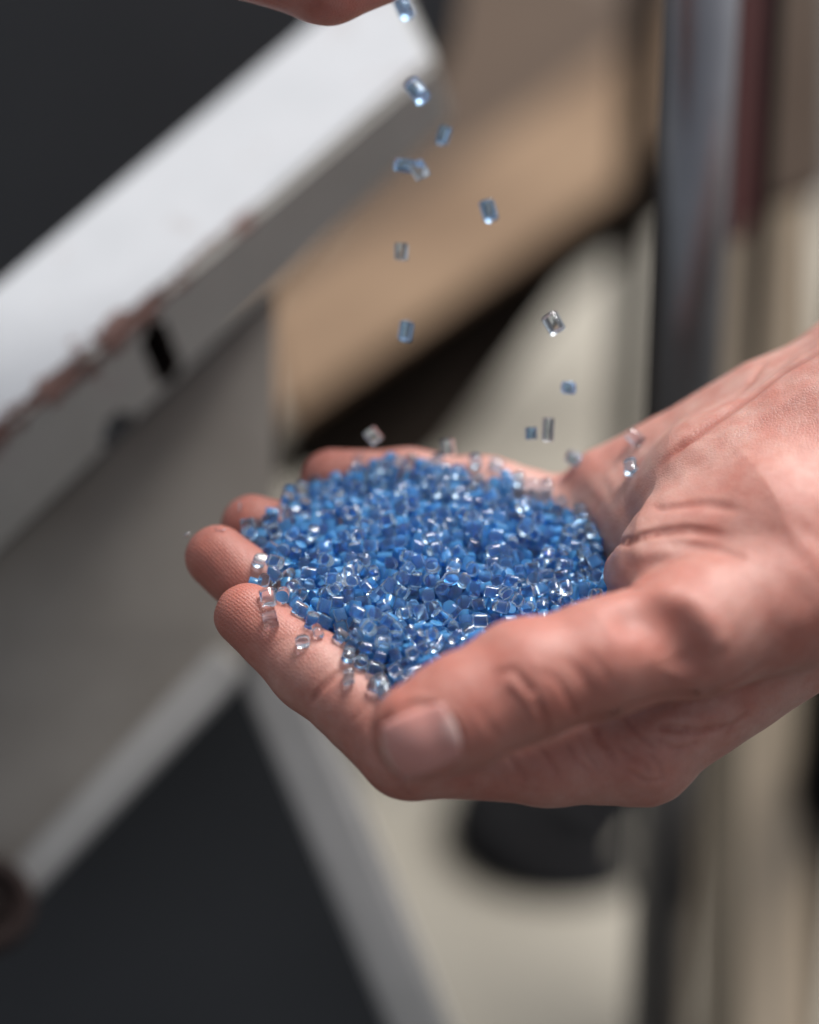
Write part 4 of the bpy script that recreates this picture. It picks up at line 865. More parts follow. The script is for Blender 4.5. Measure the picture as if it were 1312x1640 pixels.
    -134, -14, -105, 43, -119, 229, 282, 321, -70, -125, 110, 4, 178, 237, 225, 276, -134, -38, 162, 51, 146, 235, 190, -139, -86, -90, 178, -9, -28,
    239, 228, -38, -182, -15, -180, -36, -125, 230, 213, 48, 75, -264, 47, 41, 156, 244, 204, 263, -17, -192, 175, -22, -171, 220, 222, 33, -231, 97,
    -136, 51, -172, 248, 237, 97, 17, -198, -66, 25, -55, 216, 239, -142, 33, -232, 97, 27, 176, 240, 225, 107, -73, -106, 83, 77, 80, 223, 232, -7,
    -191, 11, 0, 19, -72, 235, 180, -109, 62, -276, -78, 62, -148, 256, 248, 65, -213, 50, -1, 88, -19, 217, 246, 11, -170, 5, -36, -83, 41, 220, 232,
    -2, -75, -108, -4, 10, -148, 233, 268, 85, -166, 3, 86, -67, -167, 227, 229, -39, 30, -245, 167, -28, 125, 237, 231, -18, -141, -2, 89, 66, -179,
    226, 205, 98, -107, -80, -157, -78, -82, 215, 289, -14, -54, -92, 76, -47, 108, 220, 221, -194, 20, -265, -121, -41, -51, 233, 180, 107, -150,
    -11, 83, -47, 75, 244, 221, -6, -110, -19, 44, -75, -40, 255, 231, -79, -178, 44, 106, -46, 177, 226, 159, -58, -4, -178, 174, -11, -23, 224, 234,
    173, -167, -19, 112, -81, 5, 229, 237, -176, 34, -280, 105, 49, 102, 228, 248, -55, -30, -143, 13, -15, -128, 219, 200, -70, -251, 82, -68, 69,
    90, 210, 247, -231, -81, -90, 108, 75, -16, 233, 229, 351, -153, -13, -67, 38, -52, 220, 247, -86, 18, -233, -88, -47, -26, 245, 215, 207, -129,
    -93, -95, 22, -82, 225, 243, 136, -8, -170, -62, 25, 87, 240, 245, 91, 76, -261, -106, -65, 119, 201, 260, -273, -55, -161, 89, 20, -87, 236, 231,
    61, 58, -251, 162, -67, -74, 214, 268, 13, -177, 28, -90, 34, -103, 233, 236, -6, -105, -43, 108, -76, -36, 247, 291, 261, -151, -55, -72, 55,
    113, 218, 298, 135, -183, 1, -166, -76, -4, 234, 232, 80, -86, -83, -153, 36, 61, 255, 257, -56, -50, -135, 78, 54, 90, 219, 259, 58, -63, -136,
    -12, 59, -46, 237, 273, 134, -48, -124, 96, -72, 86, 197, 254, -98, -130, -26, -89, 60, 84, 233, 263, 207, -143, -54, 74, -25, -2, 216, 251, 38,
    -166, 3, 104, -64, 85, 213, 277, -15, -162, 1, -85, -23, -91, 215, 224, 327, -110, -87, -159, -61, -64, 229, 232, -230, -25, -159, -2, -12, -149,
    223, 297, -74, -200, 48, -93, 10, -7, 231, 236, 251, -57, -157, -66, -25, -135, 243, 245, -23, -159, -23, 90, 51, 96, 236, 250, 17, 14, -229, 91,
    -52, 171, 251, 270, 240, -111, -76, 76, 46, -112, 228, 231, 84, -145, -19, -92, -84, -12, 228, 288, 83, -129, -48, 112, 58, -141, 211, 276, -77,
    -35, -142, 80, 54, -72, 222, 209, 56, -71, -102, -136, 18, -35, 252, 260, 164, -2, -205, -89, 49, 73, 231, 255, 38, 55, -248, 178, -69, -92, 240,
    263, -124, -154, 15, -38, -50, 15, 238, 250, -89, -86, -76, -73, -48, -90, 235, 223, 20, -38, -143, -120, 69, -24, 242, 247, 157, -87, -94, 87,
    -3, 90, 225, 247, -113, -169, -3, 53, 68, -50, 221, 226, 243, -76, -142, -22, -51, -47, 232, 166, -26, -154, -47, -92, 68, 64, 220, 222, 234, 8,
    -212, 10, -15, 68, 229, 269, 104, -48, -137, -124, -67, -54, 265, 247, 234, -130, -65, 73, -88, 99, 225, 229, 18, -248, 110, -15, -41, 150, 238,
    172, -164, -169, 9, 137, -81, 46, 216, 229, 48, -244, 77, -32, -75, -20, 223, 236, 13, -87, -59, 98, -46, -122, 213, 239, -82, -130, -75, -77,
    -49, 88, 241, 215, -122, -208, 42, -91, -14, -33, 214, 223, 168, -95, -73, 79, 87, -126, 223, 215, 258, -109, -114, 130, -6, 110, 211, 250, -72,
    -201, 72, 143, -68, 32, 241, 228, 275, -172, -16, -45, 84, 6, 238, 261, -23, -264, 105, 135, -78, -155, 243, 270, -32, -106, -75, 52, 68, -42,
    240, 203, 179, -27, -189, -44, 23, -67, 230, 259, 73, 24, -227, 147, 14, 134, 228, 232, 298, -39, -161, 87, 6, 109, 231, 241, 75, -46, -145, 21,
    3, 121, 222, 263, 50, 3, -181, 29, 79, 31, 210, 222, 43, 15, -237, -94, -56, 97, 226, 239, 97, -134, -71, -65, 56, -150, 231, 206, 116, -135, -35,
    -15, 74, 162, 249, 244, 257, -168, -68, -142, -16, -165, 221, 225, -53, -231, 87, -106, 47, -18, 244, 219, -139, -24, -173, -117, -82, 102, 225,
    223, -102, -60, -119, 75, 21, -100, 238, 180, -121, 48, -251, 1, 9, -62, 230, 260, -44, -181, 42, -89, -13, -110, 236, 263, -95, -191, 24, -98,
    -26, -7, 238, 227, 129, -103, -82, -87, -85, 78, 243, 248, -110, -107, -37, 160, 65, -118, 243, 253, 80, -245, 88, -136, -43, -55, 232, 253, 108,
    -4, -173, 100, 1, -97, 213, 229, 6, -11, -218, 89, -66, -7, 222, 232, 57, -203, 24, -62, -67, 151, 232, 203, 221, -168, -43, -134, -44, 20, 216,
    202, -141, -78, -119, 117, 17, -76, 230, 272, -130, -105, -76, 170, 12, 38, 220, 198, 153, 24, -224, 157, -56, 36, 244, 230, 186, -119, -46, -82,
    44, 81, 249, 237, 185, -126, -68, 69, -77, -72, 220, 237, -18, -290, 118, 0, 4, -104, 231, 225, 54, -114, -93, -24, -37, 122, 221, 246, 213, -191,
    4, -74, 48, 100, 232, 241, 242, -186, -5, -94, 0, 129, 234, 262, -39, -213, 77, 36, 45, -160, 202, 236, 158, -140, -21, 85, 59, 153, 237, 226,
    111, -60, -165, 5, 78, 79, 230, 243, 9, -209, 63, 83, 0, -108, 220, 270, -117, 6, -208, -77, 0, -66, 243, 213, 15, -191, 7, 175, 4, -12, 231, 217,
    -3, -20, -171, -58, 80, -35, 232, 282, 131, -69, -119, 0, -2, -3, 236, 217, 26, -159, -39, -109, -71, -68, 243, 214, -99, -220, 51, -69, -33,
    -113, 243, 277, -80, -71, -120, 158, -20, 138, 247, 221, 27, -17, -174, -33, -72, 35, 233, 230, 332, -130, -65, 114, 50, -11, 236, 228, -199,
    -166, 19, -160, 79, -108, 222, 196, 303, -137, -56, -153, 60, 0, 222, 254, -164, -40, -161, 13, 62, -90, 228, 267, -135, -174, 21, 77, -44, -108,
    255, 255, -168, 15, -248, 69, -66, 11, 212, 258, 71, -160, -43, 170, -84, -171, 234, 228, -63, 5, -203, -177, -9, 77, 223, 230, -69, -82, -96, 11,
    -1, -70, 214, 223, -75, -157, -40, -59, 64, 103, 232, 240, -13, -170, 22, -60, 83, -58, 243, 244, 1, -269, 107, 174, 7, 86, 218, 264, 155, -17,
    -183, -2, 28, 9, 231, 247, 151, -133, -91, -82, -7, -102, 230, 222, 160, -135, -43, 90, 24, 1, 218, 237, -106, -20, -166, -98, -45, -15, 200, 275,
    -104, -128, -51, 51, 56, -44, 226, 250, 81, -20, -195, -74, -22, -29, 218, 277, -48, -144, -46, -87, -71, -116, 231, 266, 15, -237, 79, -115, -55,
    58, 210, 284, 240, -91, -113, -92, -68, -154, 240, 259, 36, -137, -36, -91, -36, -175, 229, 183, 206, -52, -155, -106, 77, 152, 233, 208, -143,
    -113, -44, -12, 8, 50, 237, 237, -129, -129, -37, 164, -2, 54, 223, 228, -111, -11, -192, -152, -48, -142, 236, 240, 129, 31, -234, 93, -17, -27,
    240, 235, -91, 46, -255, 72, 40, -54, 253, 207, -10, -97, -113, 141, 46, 119, 247, 242, 2, -154, -19, 86, 76, 93, 220, 249, -53, -224, 62, -101,
    -17, -1, 243, 249, 97, -91, -119, -49, -89, 43, 217, 203, 87, -223, 70, 179, 14, -17, 216, 241, 72, -242, 57, 152, -38, 136, 256, 225, -228, -150,
    -3, -176, 21, 48, 221, 202, 316, -151, -76, 93, -48, -84, 212, 264, 209, -158, -24, -119, 19, 88, 247, 257, -33, -26, -148, -123, 40, 175, 236,
    260, -23, -233, 60, 33, 21, 134, 234, 231, 61, -47, -119, -75, -4, 93, 245, 208, 215, -195, 58, 159, -68, 3, 239, 257, -27, -285, 95, -96, 41, 47,
    206, 236, -38, -110, -98, 54, -66, 29, 236, 235, 83, -65, -116, -169, -8, -141, 247, 227, -20, -257, 81, 45, 30, 110, 229, 257, -189, -38, -164,
    164, -8, -18, 253, 201, -211, -66, -113, 13, 1, 134, 246, 268, -215, -47, -139, 130, 37, -139, 226, 275, -44, -178, 17, -71, -51, 57, 230, 170,
    269, -179, -44, -98, -69, -2, 239, 225, -76, -225, 64, -98, 53, 164, 210, 252, -75, -226, 86, -165, 85, 95, 243, 233, -130, -127, -68, -112, 55,
    -128, 222, 236, -122, -146, -14, 24, -62, 53, 228, 185, -147, -53, -138, -68, 61, -160, 217, 281, 111, -2, -195, -71, 27, -57, 250, 220, -153, 49,
    -279, -3, -10, 34, 224, 261, -2, -46, -161, 36, -5, -22, 239, 195, 213, -9, -194, 21, 77, 18, 215, 242, -105, -135, -74, 45, -74, 46, 223, 229,
    -110, 33, -276, 177, -9, 113, 216, 319, -42, -161, 1, 75, 70, -116, 238, 266, -50, -126, -72, 64, 66, -19, 228, 193, -3, -284, 83, -96, 5, 48,
    224, 251, 146, -160, -19, 124, -34, 48, 234, 165, -16, -180, -37, 88, 41, 76, 230, 211, 181, -140, -38, 9, -4, -119, 224, 254, 188, -85, -92, -95,
    -54, -150, 211, 251, -179, -117, -53, -115, 23, 143, 238, 258, -189, -76, -123, -104, -56, 179, 246, 266, 6, -285, 135, 127, -36, 92, 224, 216,
    198, -92, -123, -108, -47, -176, 223, 195, 290, -96, -114, 174, -21, -70, 229, 212, 294, -71, -147, 84, 40, 172, 226, 308, 15, -84, -80, 96, 24,
    -115, 220, 251, -114, -89, -98, -66, 62, 36, 216, 249, -94, -170, 10, 26, 42, -160, 227, 328, -92, -81, -100, 42, -78, 150, 231, 230, -82, -136,
    -49, 21, 7, 156, 227, 214, 119, -155, -60, 136, 26, -150, 219, 228, -14, 1, -226, -145, 78, 107, 243, 253, 58, -135, -47, -115, -24, -71, 253,
    247, -126, -127, -94, -170, -7, -177, 227, 237, 85, -190, 9, -178, 28, 27, 235, 323, -190, -174, 2, -42, 55, -155, 205, 208, -156, -104, -69, -90,
    -57, -101, 229, 270, 73, -93, -112, -132, -43, 29, 245, 298, 34, -53, -113, -96, -69, -38, 246, 202, 28, -111, -80, -64, 51, -102, 264, 205, -34,
    -175, -61, -122, -72, 129, 224, 240, 185, 10, -225, 3, 10, -157, 235, 243, 370, -175, -28, 171, -16, 46, 225, 245, 360, -175, -6, -86, 79, 23,
    232, 231, 347, -134, -82, -140, 33, -20, 220, 213, 368, -140, -63, 113, -25, 173, 249, 240, 355, -157, -34, 78, 2, 44, 235, 249, 336, -108, -118,
    -20, 34, -51, 229, 215, 352, -113, -96, 49, -40, 23, 253, 232, 368, -118, -73, -41, -14, -78, 228, 232, 347, -217, -12, -74, -8, 36, 238, 282,
    335, -240, 20, -25, -2, -107, 227, 288, 342, -250, 49, -68, 15, 142, 231, 228, 339, -183, -51, -172, 28, 144, 225, 247, 357, -194, -35, -52, 16,
    64, 237, 250, 363, -199, -7, -179, -8, 16, 248, 221, 350, -221, 12, -131, -45, -83, 244, 225, 360, -163, -56, 109, -15, -84, 236, 234, 328, -228,
    -31, 83, 62, -14, 231, 241, 326, -230, -8, -89, 8, -145, 243, 293, 350, -279, 85, -128, -42, 11, 244, 250, 338, -206, -38, 175, 24, 153, 232, 282,
    321, -89, -108, 49, -29, -90, 243, 212, 309, -66, -175, 18, 15, 101, 218, 232, 316, -81, -146, -72, 39, -173, 242, 198, 298, -47, -186, 5, 29,
    -174, 267, 187, -214, -50, -162, 92, -56, -97, 220, 241, -207, -102, -138, 2, 31, 9, 231, 171, -213, -94, -114, -52, -68, 112, 237, 230, -209,
    -94, -91, 61, -64, -91, 238, 226, -219, -74, -160, -173, 8, -23, 257, 244, -215, -81, -138, -174, -8, 76, 235, 215, 79, -209, 19, -164, 15, 105,
    223, 261, 95, -209, 43, 58, 76, -28, 235, 249, 74, -179, -104, -4, 17, -135, 231, 205, 76, -189, -78, -56, -62, 59, 242, 231, 72, -182, -56, -64,
    -31, 171, 216, 195, 112, -266, 128, 90, -55, 171, 242, 243, 89, -252, 122, -175, -25, -153, 223, 281, 66, -301, 169, 103, -44, -170, 227, 212, 70,
    -204, -95, -25, -22, -64, 236, 219, 75, -207, -61, -113, 10, 6, 234, 215, 74, -204, -40, 67, -37, 7, 206, 289, 80, -205, -18, -57, -28, 51, 219,
    271, 79, -268, 100, -140, 56, -28, 244, 263, 90, -272, 128, -168, -8, -119, 207, 210, 67, -223, -77, -161, -55, 46, 250, 270, 82, -229, -53, 10,
    -67, 90, 230, 257, 80, -227, -30, 87, -17, 84, 185, 280, 78, -221, -3, -119, 70, -125, 238, 237, 85, -228, 28, -121, 24, -97, 209, 249, 84, -312,
    121, -18, 60, 48, 221, 246, 94, -316, 151, -127, -7, 12, 204, 253, 83, -287, 84, 84, 19, 65, 242, 260, 87, -291, 107, 92, 12, -72, 242, 242, 94,
    -292, 134, 18, 24, -156, 216, 213, 109, -308, 164, 130, 32, -30, 239, 232, 97, -238, 49, -27, 23, -131, 244, 250, 94, -269, 76, 101, 2, -111, 216,
    231, 71, -333, 86, -69, 67, 16, 231, 213, 73, -330, 108, -119, -45, -78, 213, 215, 76, -329, 139, -83, -1, -4, 236, 187, 70, -309, 92, 7, -34, 83,
    210, 210, 40, 34, -257, 59, 48, 151, 231, 184, 49, -14, -200, -80, -4, 174, 237, 228, 46, 12, -259, 92, -15, -92, 238, 200, 55, -42, -166, 56, 26,
    -17, 199, 271, 47, -16, -264, -58, -21, 149, 223, 233, 64, -16, -245, -160, -9, 68, 226, 212, 52, -6, -224, 70, 36, -9, 223, 274, 86, -69, -142,
    -54, -24, -31, 229, 178, 69, -44, -243, -70, -8, 146, 233, 235, 75, -47, -219, -126, -81, -74, 229, 273, 75, -113, -92, -93, -48, 90, 239, 211,
    74, -135, -98, 49, -81, 128, 234, 233, 73, -135, -72, -148, 83, -51, 244, 247, 79, -177, -24, 143, 61, 30, 225, 276, 75, -158, -95, 170, -6, 127,
    227, 297, 72, -161, -67, 120, -78, -112, 261, 226, 46, -91, -87, 54, -19, -10, 232, 230, 48, -35, -242, -5, 6, 33, 249, 243, 48, -36, -218, -103,
    -53, 1, 214, 291, 50, -38, -194, 72, -10, -95, 251, 253, 46, -94, -111, -56, -20, 177, 239, 247, 44, -123, -68, 68, -4, 56, 221, 231, 47, -134,
    -101, 97, -57, -117, 219, 234, 42, -145, -82, -67, -3, 15, 249, 206, 61, -171, -13, 156, -24, -135, 221, 290, 65, -180, 15, 72, -55, 8, 222, 267,
    52, -158, -102, -83, -39, -91, 214, 248, 49, -167, -83, -43, -80, -123, 221, 240, 47, -154, -60, -95, -30, -85, 246, 238, 91, -332, 95, -113, 56,
    -25, 227, 240, 110, -329, 130, -64, -36, 70, 244, 289, 102, -303, 88, 85, -60, -19, 215, 312, 108, -313, 110, 148, 60, 137, 252, 295, 119, -327,
    154, 11, -23, -172, 220, 262, 75, 6, -205, -85, -75, 105, 230, 173, 65, 33, -255, 109, 22, -94, 220, 253, 87, -22, -227, 164, -87, 113, 239, 284,
    88, -28, -173, 101, -60, -22, 236, 231, 68, 8, -249, 13, -3, 7, 235, 257, 76, 2, -226, 100, -75, -93, 221, 268, 76, -46, -197, -98, 53, 156, 224,
    204, 78, -50, -172, 67, 53, -120, 240, 243, 81, -26, -255, -118, -45, -8, 231, 231, 93, -181, -47, 115, -41, 158, 245, 223, 104, -173, -26, 37,
    -48, 41, 242, 237, 136, -221, 94, 5, 8, 23, 217, 281, 97, -157, -94, -83, 71, 7, 261, 269, 97, -156, -68, 156, -83, -145, 238, 242, 102, -193,
    -10, 179, 58, -95, 233, 254, 115, -204, 18, 79, 29, -84, 249, 282, 119, -234, 72, 60, 70, 28, 230, 271, 118, -242, 129, 147, -61, 28, 263, 236,
    100, -181, -99, -52, 70, -55, 221, 282, 103, -177, -73, 54, -80, -40, 232, 272, 122, -230, 31, -59, -54, -25, 238, 230, 123, -241, 52, -94, -11,
    -84, 228, 242, 105, -251, 75, 5, -1, -111, 213, 248, 110, -246, 106, -28, 11, -38, 211, 233, 121, -262, 150, 29, 83, 173, 235, 267, 100, -201,
    -89, -21, 0, 8, 221, 233, 99, -201, -64, 94, -70, 97, 233, 252, 98, -206, -40, -105, 17, 1, 229, 254, 119, -287, 107, -11, 37, -149, 241, 216,
    118, -307, 131, -14, -18, -165, 228, 176, 122, -271, 79, 61, 13, 3, 232, 227, 104, -270, 103, -9, 0, -24, 228, 261, 112, -289, 147, -131, -49,
    141, 243, 218, 103, -229, -62, 12, -48, -124, 236, 253, 110, -229, -32, -49, -59, 138, 248, 212, 115, -222, -4, 84, 10, -3, 244, 253, 50, -181,
    -103, 58, 44, -22, 256, 193, 53, -187, -70, 151, 53, -116, 243, 255, 47, -175, -50, -111, -39, 118, 242, 207, 57, -275, 154, -62, 44, -179, 212,
    228, 49, -199, -91, 50, 67, -133, 245, 174, 53, -207, -55, -139, 20, 120, 219, 217, 56, -195, -33, -148, -58, 54, 230, 264, 59, -192, -11, -72,
    44, 92, 225, 177, 68, -270, 127, 134, -44, 109, 209, 194, 87, -268, 150, 100, 16, 166, 246, 234, 77, -321, 173, -101, 27, 15, 233, 243, 45, -220,
    -69, -138, -5, -19, 205, 293, 54, -225, -41, -149, -18, -97, 219, 323, 57, -214, 2, -44, -79, 125, 221, 266, 57, -224, 30, 77, 63, -105, 253, 245,
    48, -236, 54, 16, -51, -115, 223, 258, 47, -307, 88, -180, 5, 111, 245, 262, 61, -307, 121, -58, 29, -176, 240, 282, 71, -307, 147, -93, 48, -14,
    236, 217, 52, -285, 83, 90, 31, 83, 211, 293, 60, -284, 110, 30, -1, 146, 214, 249, 79, -288, 149, -29, 55, -45, 206, 237, 64, -263, 78, -35, 36,
    -24, 245, 188, 50, -265, 103, -163, 3, -142, 245, 234, 49, -332, 90, -27, 8, -35, 232, 269, 52, -325, 136, -92, -80, 79, 209, 237, 55, -328, 158,
    -91, 60, 78, 239, 198, 12, 34, -253, -151, 4, 78, 245, 233, 20, -15, -195, -85, 62, -169, 222, 226, 24, 15, -261, -164, 7, -30, 235, 208, 22, -8,
    -265, -160, 34, -133, 236, 262, 33, -11, -242, -90, -30, 163, 243, 257, 29, -14, -218, -173, 1, -117, 232, 241, 23, -38, -248, 135, 38, 45, 241,
    208, 19, -35, -221, -100, 1, 82, 229, 273, 29, -38, -181, 100, -51, -9, 220, 215, 24, -42, -161, 166, 16, 113, 265, 137, 24, -90, -107, 20, -4,
    147, 222, 288, 18, -113, -57, 17, -78, -177, 216, 294, 25, -62, -136, -109, -81, 113, 233, 213, 20, -69, -112, 7, -6, -105, 216, 230, 20, -121,
    -104, 81, 1, 101, 238, 271, 15, -137, -86, -173, -52, 85, 240, 233, 27, -133, -59, 146, -15, -107, 221, 263, 23, -148, -103, 170, 82, 33, 223,
    235, 22, -158, -67, 177, -16, -68, 254, 260, 104, -55, -237, -120, -39, 48, 223, 239, 103, -53, -212, -93, 45, 80, 239, 244, 101, -54, -189, -90,
    46, 71, 221, 243, 114, -30, -176, 94, 79, -3, 254, 299, 109, -72, -132, -16, -14, -39, 232, 248, 98, -106, -101, -13, 1, -177, 236, 204, 97, -155,
    -43, 82, -50, -90, 237, 252, 99, -131, -97, -51, 74, -52, 250, 239, 142, -314, 125, -125, 63, -129, 248, 257, 140, -287, 119, -85, 16, 176, 246,
    295, 126, -241, -62, -164, 12, 61, 232, 196, 143, -257, 75, 16, 33, 121, 232, 260, 128, -259, 102, -98, -24, -31, 246, 242, 147, -306, 148, -153,
    -62, -4, 247, 267, 131, -223, -86, -137, 65, -87, 236, 229, 131, -217, -62, -79, -67, 90, 247, 285, 115, -335, 90, -101, -12, 91, 230, 231, 134,
    -331, 112, -124, 60, -127, 228, 202, 140, -333, 138, -160, 79, -162, 216, 231, 137, -305, 95, -91, 51, -27, 250, 306, 107, -13, -219, 45, -62,
    139, 211, 208, 93, 35, -243, -168, 16, -150, 243, 216, 104, 17, -225, -127, 28, 155, 248, 280, 101, -35, -250, -25, -22, -60, 222, 229, 111, -36,
    -226, -34, -45, 124, 204, 206, 105, -32, -203, 29, 69, 14, 221, 257, 101, -5, -244, -66, 2, -17, 237, 244, 122, -164, -88, -119, 45, -179, 224,
    268, 148, -156, -63, 55, 37, 40, 226, 204, 132, -164, -37, 167, -61, -4, 243, 239, 125, -116, -101, -61, -49, -146, 258, 245, 135, -186, -95, -92,
    2, -137, 196, 181, 138, -176, -71, -73, -73, 134, 248, 209, 118, -182, -46, 124, -9, -177, 231, 261, 129, -182, -21, -119, 59, -118, 240, 267,
    160, -227, 89, 81, -64, 70, 243, 207, 122, -197, -67, 68, -72, 31, 232, 228, 130, -203, -34, -141, -71, -40, 257, 304, 140, -202, -11, -60, -63,
    72, 222, 276, 142, -204, 12, -69, -45, 79, 232, 230, 164, -215, 66, 3, -41, -153, 234, 301, 144, -236, 121, -93, 25, 13, 244, 241, 228, -303, 147,
    52, 64, -4, 234, 318, 133, -226, -38, 171, 28, -97, 220, 260, 137, -225, -9, 9, -2, 127, 219, 245, 142, -227, 18, -174, -18, 127, 212, 257, 146,
    -233, 45, 115, 11, 4, 237, 262, 151, -238, 67, 114, -73, 38, 215, 269, 144, -243, 99, -8, -3, -77, 213, 217, 139, -284, 140, -42, 85, -105, 218,
    230, 121, -200, -93, 175, -4, -30, 224, 282, 32, -222, 74, -152, 50, 131, 216, 197, 27, -182, -110, 79, -41, 102, 255, 229, 26, -174, -88, 120,
    55, -144, 231, 271, 27, -180, -59, -21, -8, 40, 225, 249, 36, -183, -22, -3, 18, -76, 235, 304, 23, -201, -85, 63, 63, -25, 226, 223, 26, -203,
    -62, 99, 15, 75, 229, 259, 31, -201, -38, -108, 44, 146, 238, 201, 41, -214, -12, 83, -71, -1, 219, 265, 30, -220, 40, 81, -10, -115, 239, 233,
    24, -281, 118, 118, 66, 55, 228, 249, 46, -279, 133, -3, -44, -173, 224, 249, 5, -223, -71, 119, 27, -164, 241, 224, 23, -221, -45, 59, -54, -81,
    243, 247, 22, -216, 17, -78, 23, -3, 236, 234, 19, -236, 55, 64, 60, 50, 260, 227, 25, -317, 111, 78, 20, -124, 217, 215, 32, -321, 155, 74, -30,
    171, 228, 239, 24, -290, 86, -179, 5, 86, 232, 253, 39, -301, 118, -172, 10, -50, 230, 277, 49, -301, 145, 1, 11, 62, 238, 192, 44, -314, 178,
    117, 53, 122, 231, 235, 33, -263, 75, -67, -27, -160, 263, 260, 26, -267, 99, -108, 30, 75, 235, 223, 25, -324, 88, -16, 14, -12, 241, 216, 1, 10,
    -258, -179, 8, -90, 220, 260, -16, 9, -198, 5, 62, 107, 226, 259, -15, 46, -267, 85, -63, 39, 227, 222, -14, 26, -245, -166, -10, 70, 228, 231,
    -5, 24, -220, -179, 17, -50, 250, 272, -12, -9, -269, -163, 63, -8, 243, 195, 3, -15, -246, 26, -21, -43, 238, 253, -8, -20, -198, -107, -44, 124,
    251, 288, -6, -35, -248, 83, -17, 73, 216, 268, -14, -28, -225, 164, 10, 92, 233, 246, 6, -38, -181, -157, -8, -25, 220, 209, 137, -32, -170, 98,
    -52, 165, 224, 220, 126, -47, -145, -79, 51, -166, 216, 200, 126, -18, -235, 144, 6, -80, 242, 272, 127, -17, -204, 117, 5, 36, 236, 218, 127,
    -42, -245, -72, 5, -90, 241, 235, 138, -41, -219, 115, -24, 56, 236, 287, 145, -41, -193, 84, -11, -106, 248, 237, 129, -118, -63, -98, 49, 84,
    235, 187, 127, -63, -218, 75, -46, -8, 237, 253, 128, -61, -189, 88, -11, -103, 232, 278, 134, -61, -166, 13, 82, 93, 241, 310, 131, -71, -143,
    178, -9, 119, 234, 224, 123, -138, -79, 111, -13, -90, 238, 204, 137, -139, -43, -139, 7, 152, 221, 260, 119, -93, -119, -35, -34, 136, 229, 218,
    -2, -60, -135, -8, -12, -3, 273, 216, -18, -78, -84, 103, 26, -75, 251, 279, 12, -134, -40, 113, -78, -36, 233, 228, 7, -102, -95, 30, 61, -107,
    253, 238, 0, -154, -42, 0, -5, 80, 216, 230, -16, -119, -113, -3, 8, 180, 233, 217, -11, -121, -90, -98, -45, 63, 232, 263, -6, -123, -67, -5, 0,
    56, 226, 213, 8, -176, -17, 178, 7, 24, 221, 227, -10, -144, -112, -86, 64, 17, 247, 301, -6, -150, -88, 77, 79, 177, 252, 240, -2, -147, -65, 94,
    -50, 178, 214, 253, 184, -269, 121, 177, -8, 124, 208, 254, 243, -323, 159, 27, 48, -127, 230, 260, 151, -237, -59, -78, -6, 100, 236, 230, 156,
    -231, -36, 38, -79, -44, 239, 222, 160, -224, -10, -85, -68, 169, 240, 232, 164, -226, 12, 148, -70, 31, 221, 229, 169, -232, 34, 117, 51, 14,
    239, 199, 178, -239, 58, -76, 18, 177, 228, 230, 165, -311, 95, 96, 11, 179, 224, 268, 169, -315, 119, -81, -46, 82, 260, 249, 157, -285, 93, 180,
    2, -85, 220, 223, 162, -286, 125, -24, -83, -68, 220, 330, 171, -321, 151, -121, -54, -57, 234, 216, 201, -301, 152, 151, 10, -67, 250, 256, 169,
    -259, 75, 37, 8, 156, 233, 238, 158, -263, 100, -153, 2, -85, 243, 234, 159, -335, 97, -87, -43, -94, 224, 269, 165, -334, 134, -102, 47, -102,
    223, 242, 116, -23, -150, -93, -26, 7, 250, 234, 128, 5, -232, 174, 1, 173, 245, 236, 157, -136, -65, 83, 66, -127, 226, 219, 143, -96, -118, 81,
    -62, -81, 212, 239, 214, -231, 87, -103, -27, 143, 255, 218, 185, -222, 92, -169, 30, -89, 214, 245, 149, -156, -88, -103, 45, 70, 235, 261, 171,
    -167, -83, 168, -6, 98, 234, 207, 167, -162, -54, -28, -4, 46, 230, 274, 189, -214, 61, 110, 34, -175, 236, 237, 193, -245, 89, -177, -41, 137,
    237, 228, 263, -318, 125, -55, -9, -78, 196, 216, 159, -186, -85, 166, 3, 144, 244, 249, 156, -197, -63, 118, 60, -38, 218, 248, 150, -181, -45,
    -63, -61, 144, 248, 230, 157, -181, -23, 102, -26, 22, 213, 198, 174, -246, 110, 130, -49, -90, 247, 241, 149, -258, 123, 29, -58, 163, 228, 197,
    154, -208, -91, -113, -45, 85, 242, 299, 169, -216, -63, -155, 12, 55, 227, 270, 164, -206, -37, -59, 61, -150, 232, 248, 172, -201, -8, 178, 5,
    -67, 247, 289, 172, -206, 21, -143, -68, -138, 234, 228, 179, -214, 41, -131, -53, -56, 219, 220, -3, -217, 28, -113, -8, -88, 227, 311, 3, -174,
    -107, -81, 27, 10, 222, 271, -6, -175, -86, 80, -69, -160, 222, 234, -4, -172, -62, 130, -59, 55, 249, 253, 7, -184, -39, -81, 49, 175, 240, 272,
    -2, -202, -85, 79, -26, -95, 232, 226, 2, -196, -62, -6, -11, -124, 235, 235, 3, -214, -32, 59, 44, -134, 211, 215, 17, -198, -17, -89, 63, 44,
    223, 226, 2, -211, -2, -178, -11, 150, 240, 218, 5, -262, 79, -180, 7, 55, 228, 247, 41, -295, 168, 19, -5, -113, 229, 227, -10, -217, -54, 33,
    -22, 123, 241, 257, -2, -227, 50, -178, -50, -105, 226, 260, 8, -309, 86, 110, -76, 122, 233, 266, 13, -310, 132, -164, 41, 177, 231, 196, 9,
    -316, 158, -124, -83, -73, 222, 247, 18, -330, 184, 147, -21, 110, 235, 245, 6, -293, 109, 61, -72, 41, 242, 256, 20, -296, 159, -14, -13, 72,
    231, 235, 165, -4, -229, -111, -79, 79, 240, 282, 153, -51, -144, -103, 61, -6, 252, 257, 159, -55, -120, 178, 9, 35, 214, 231, 156, -22, -234,
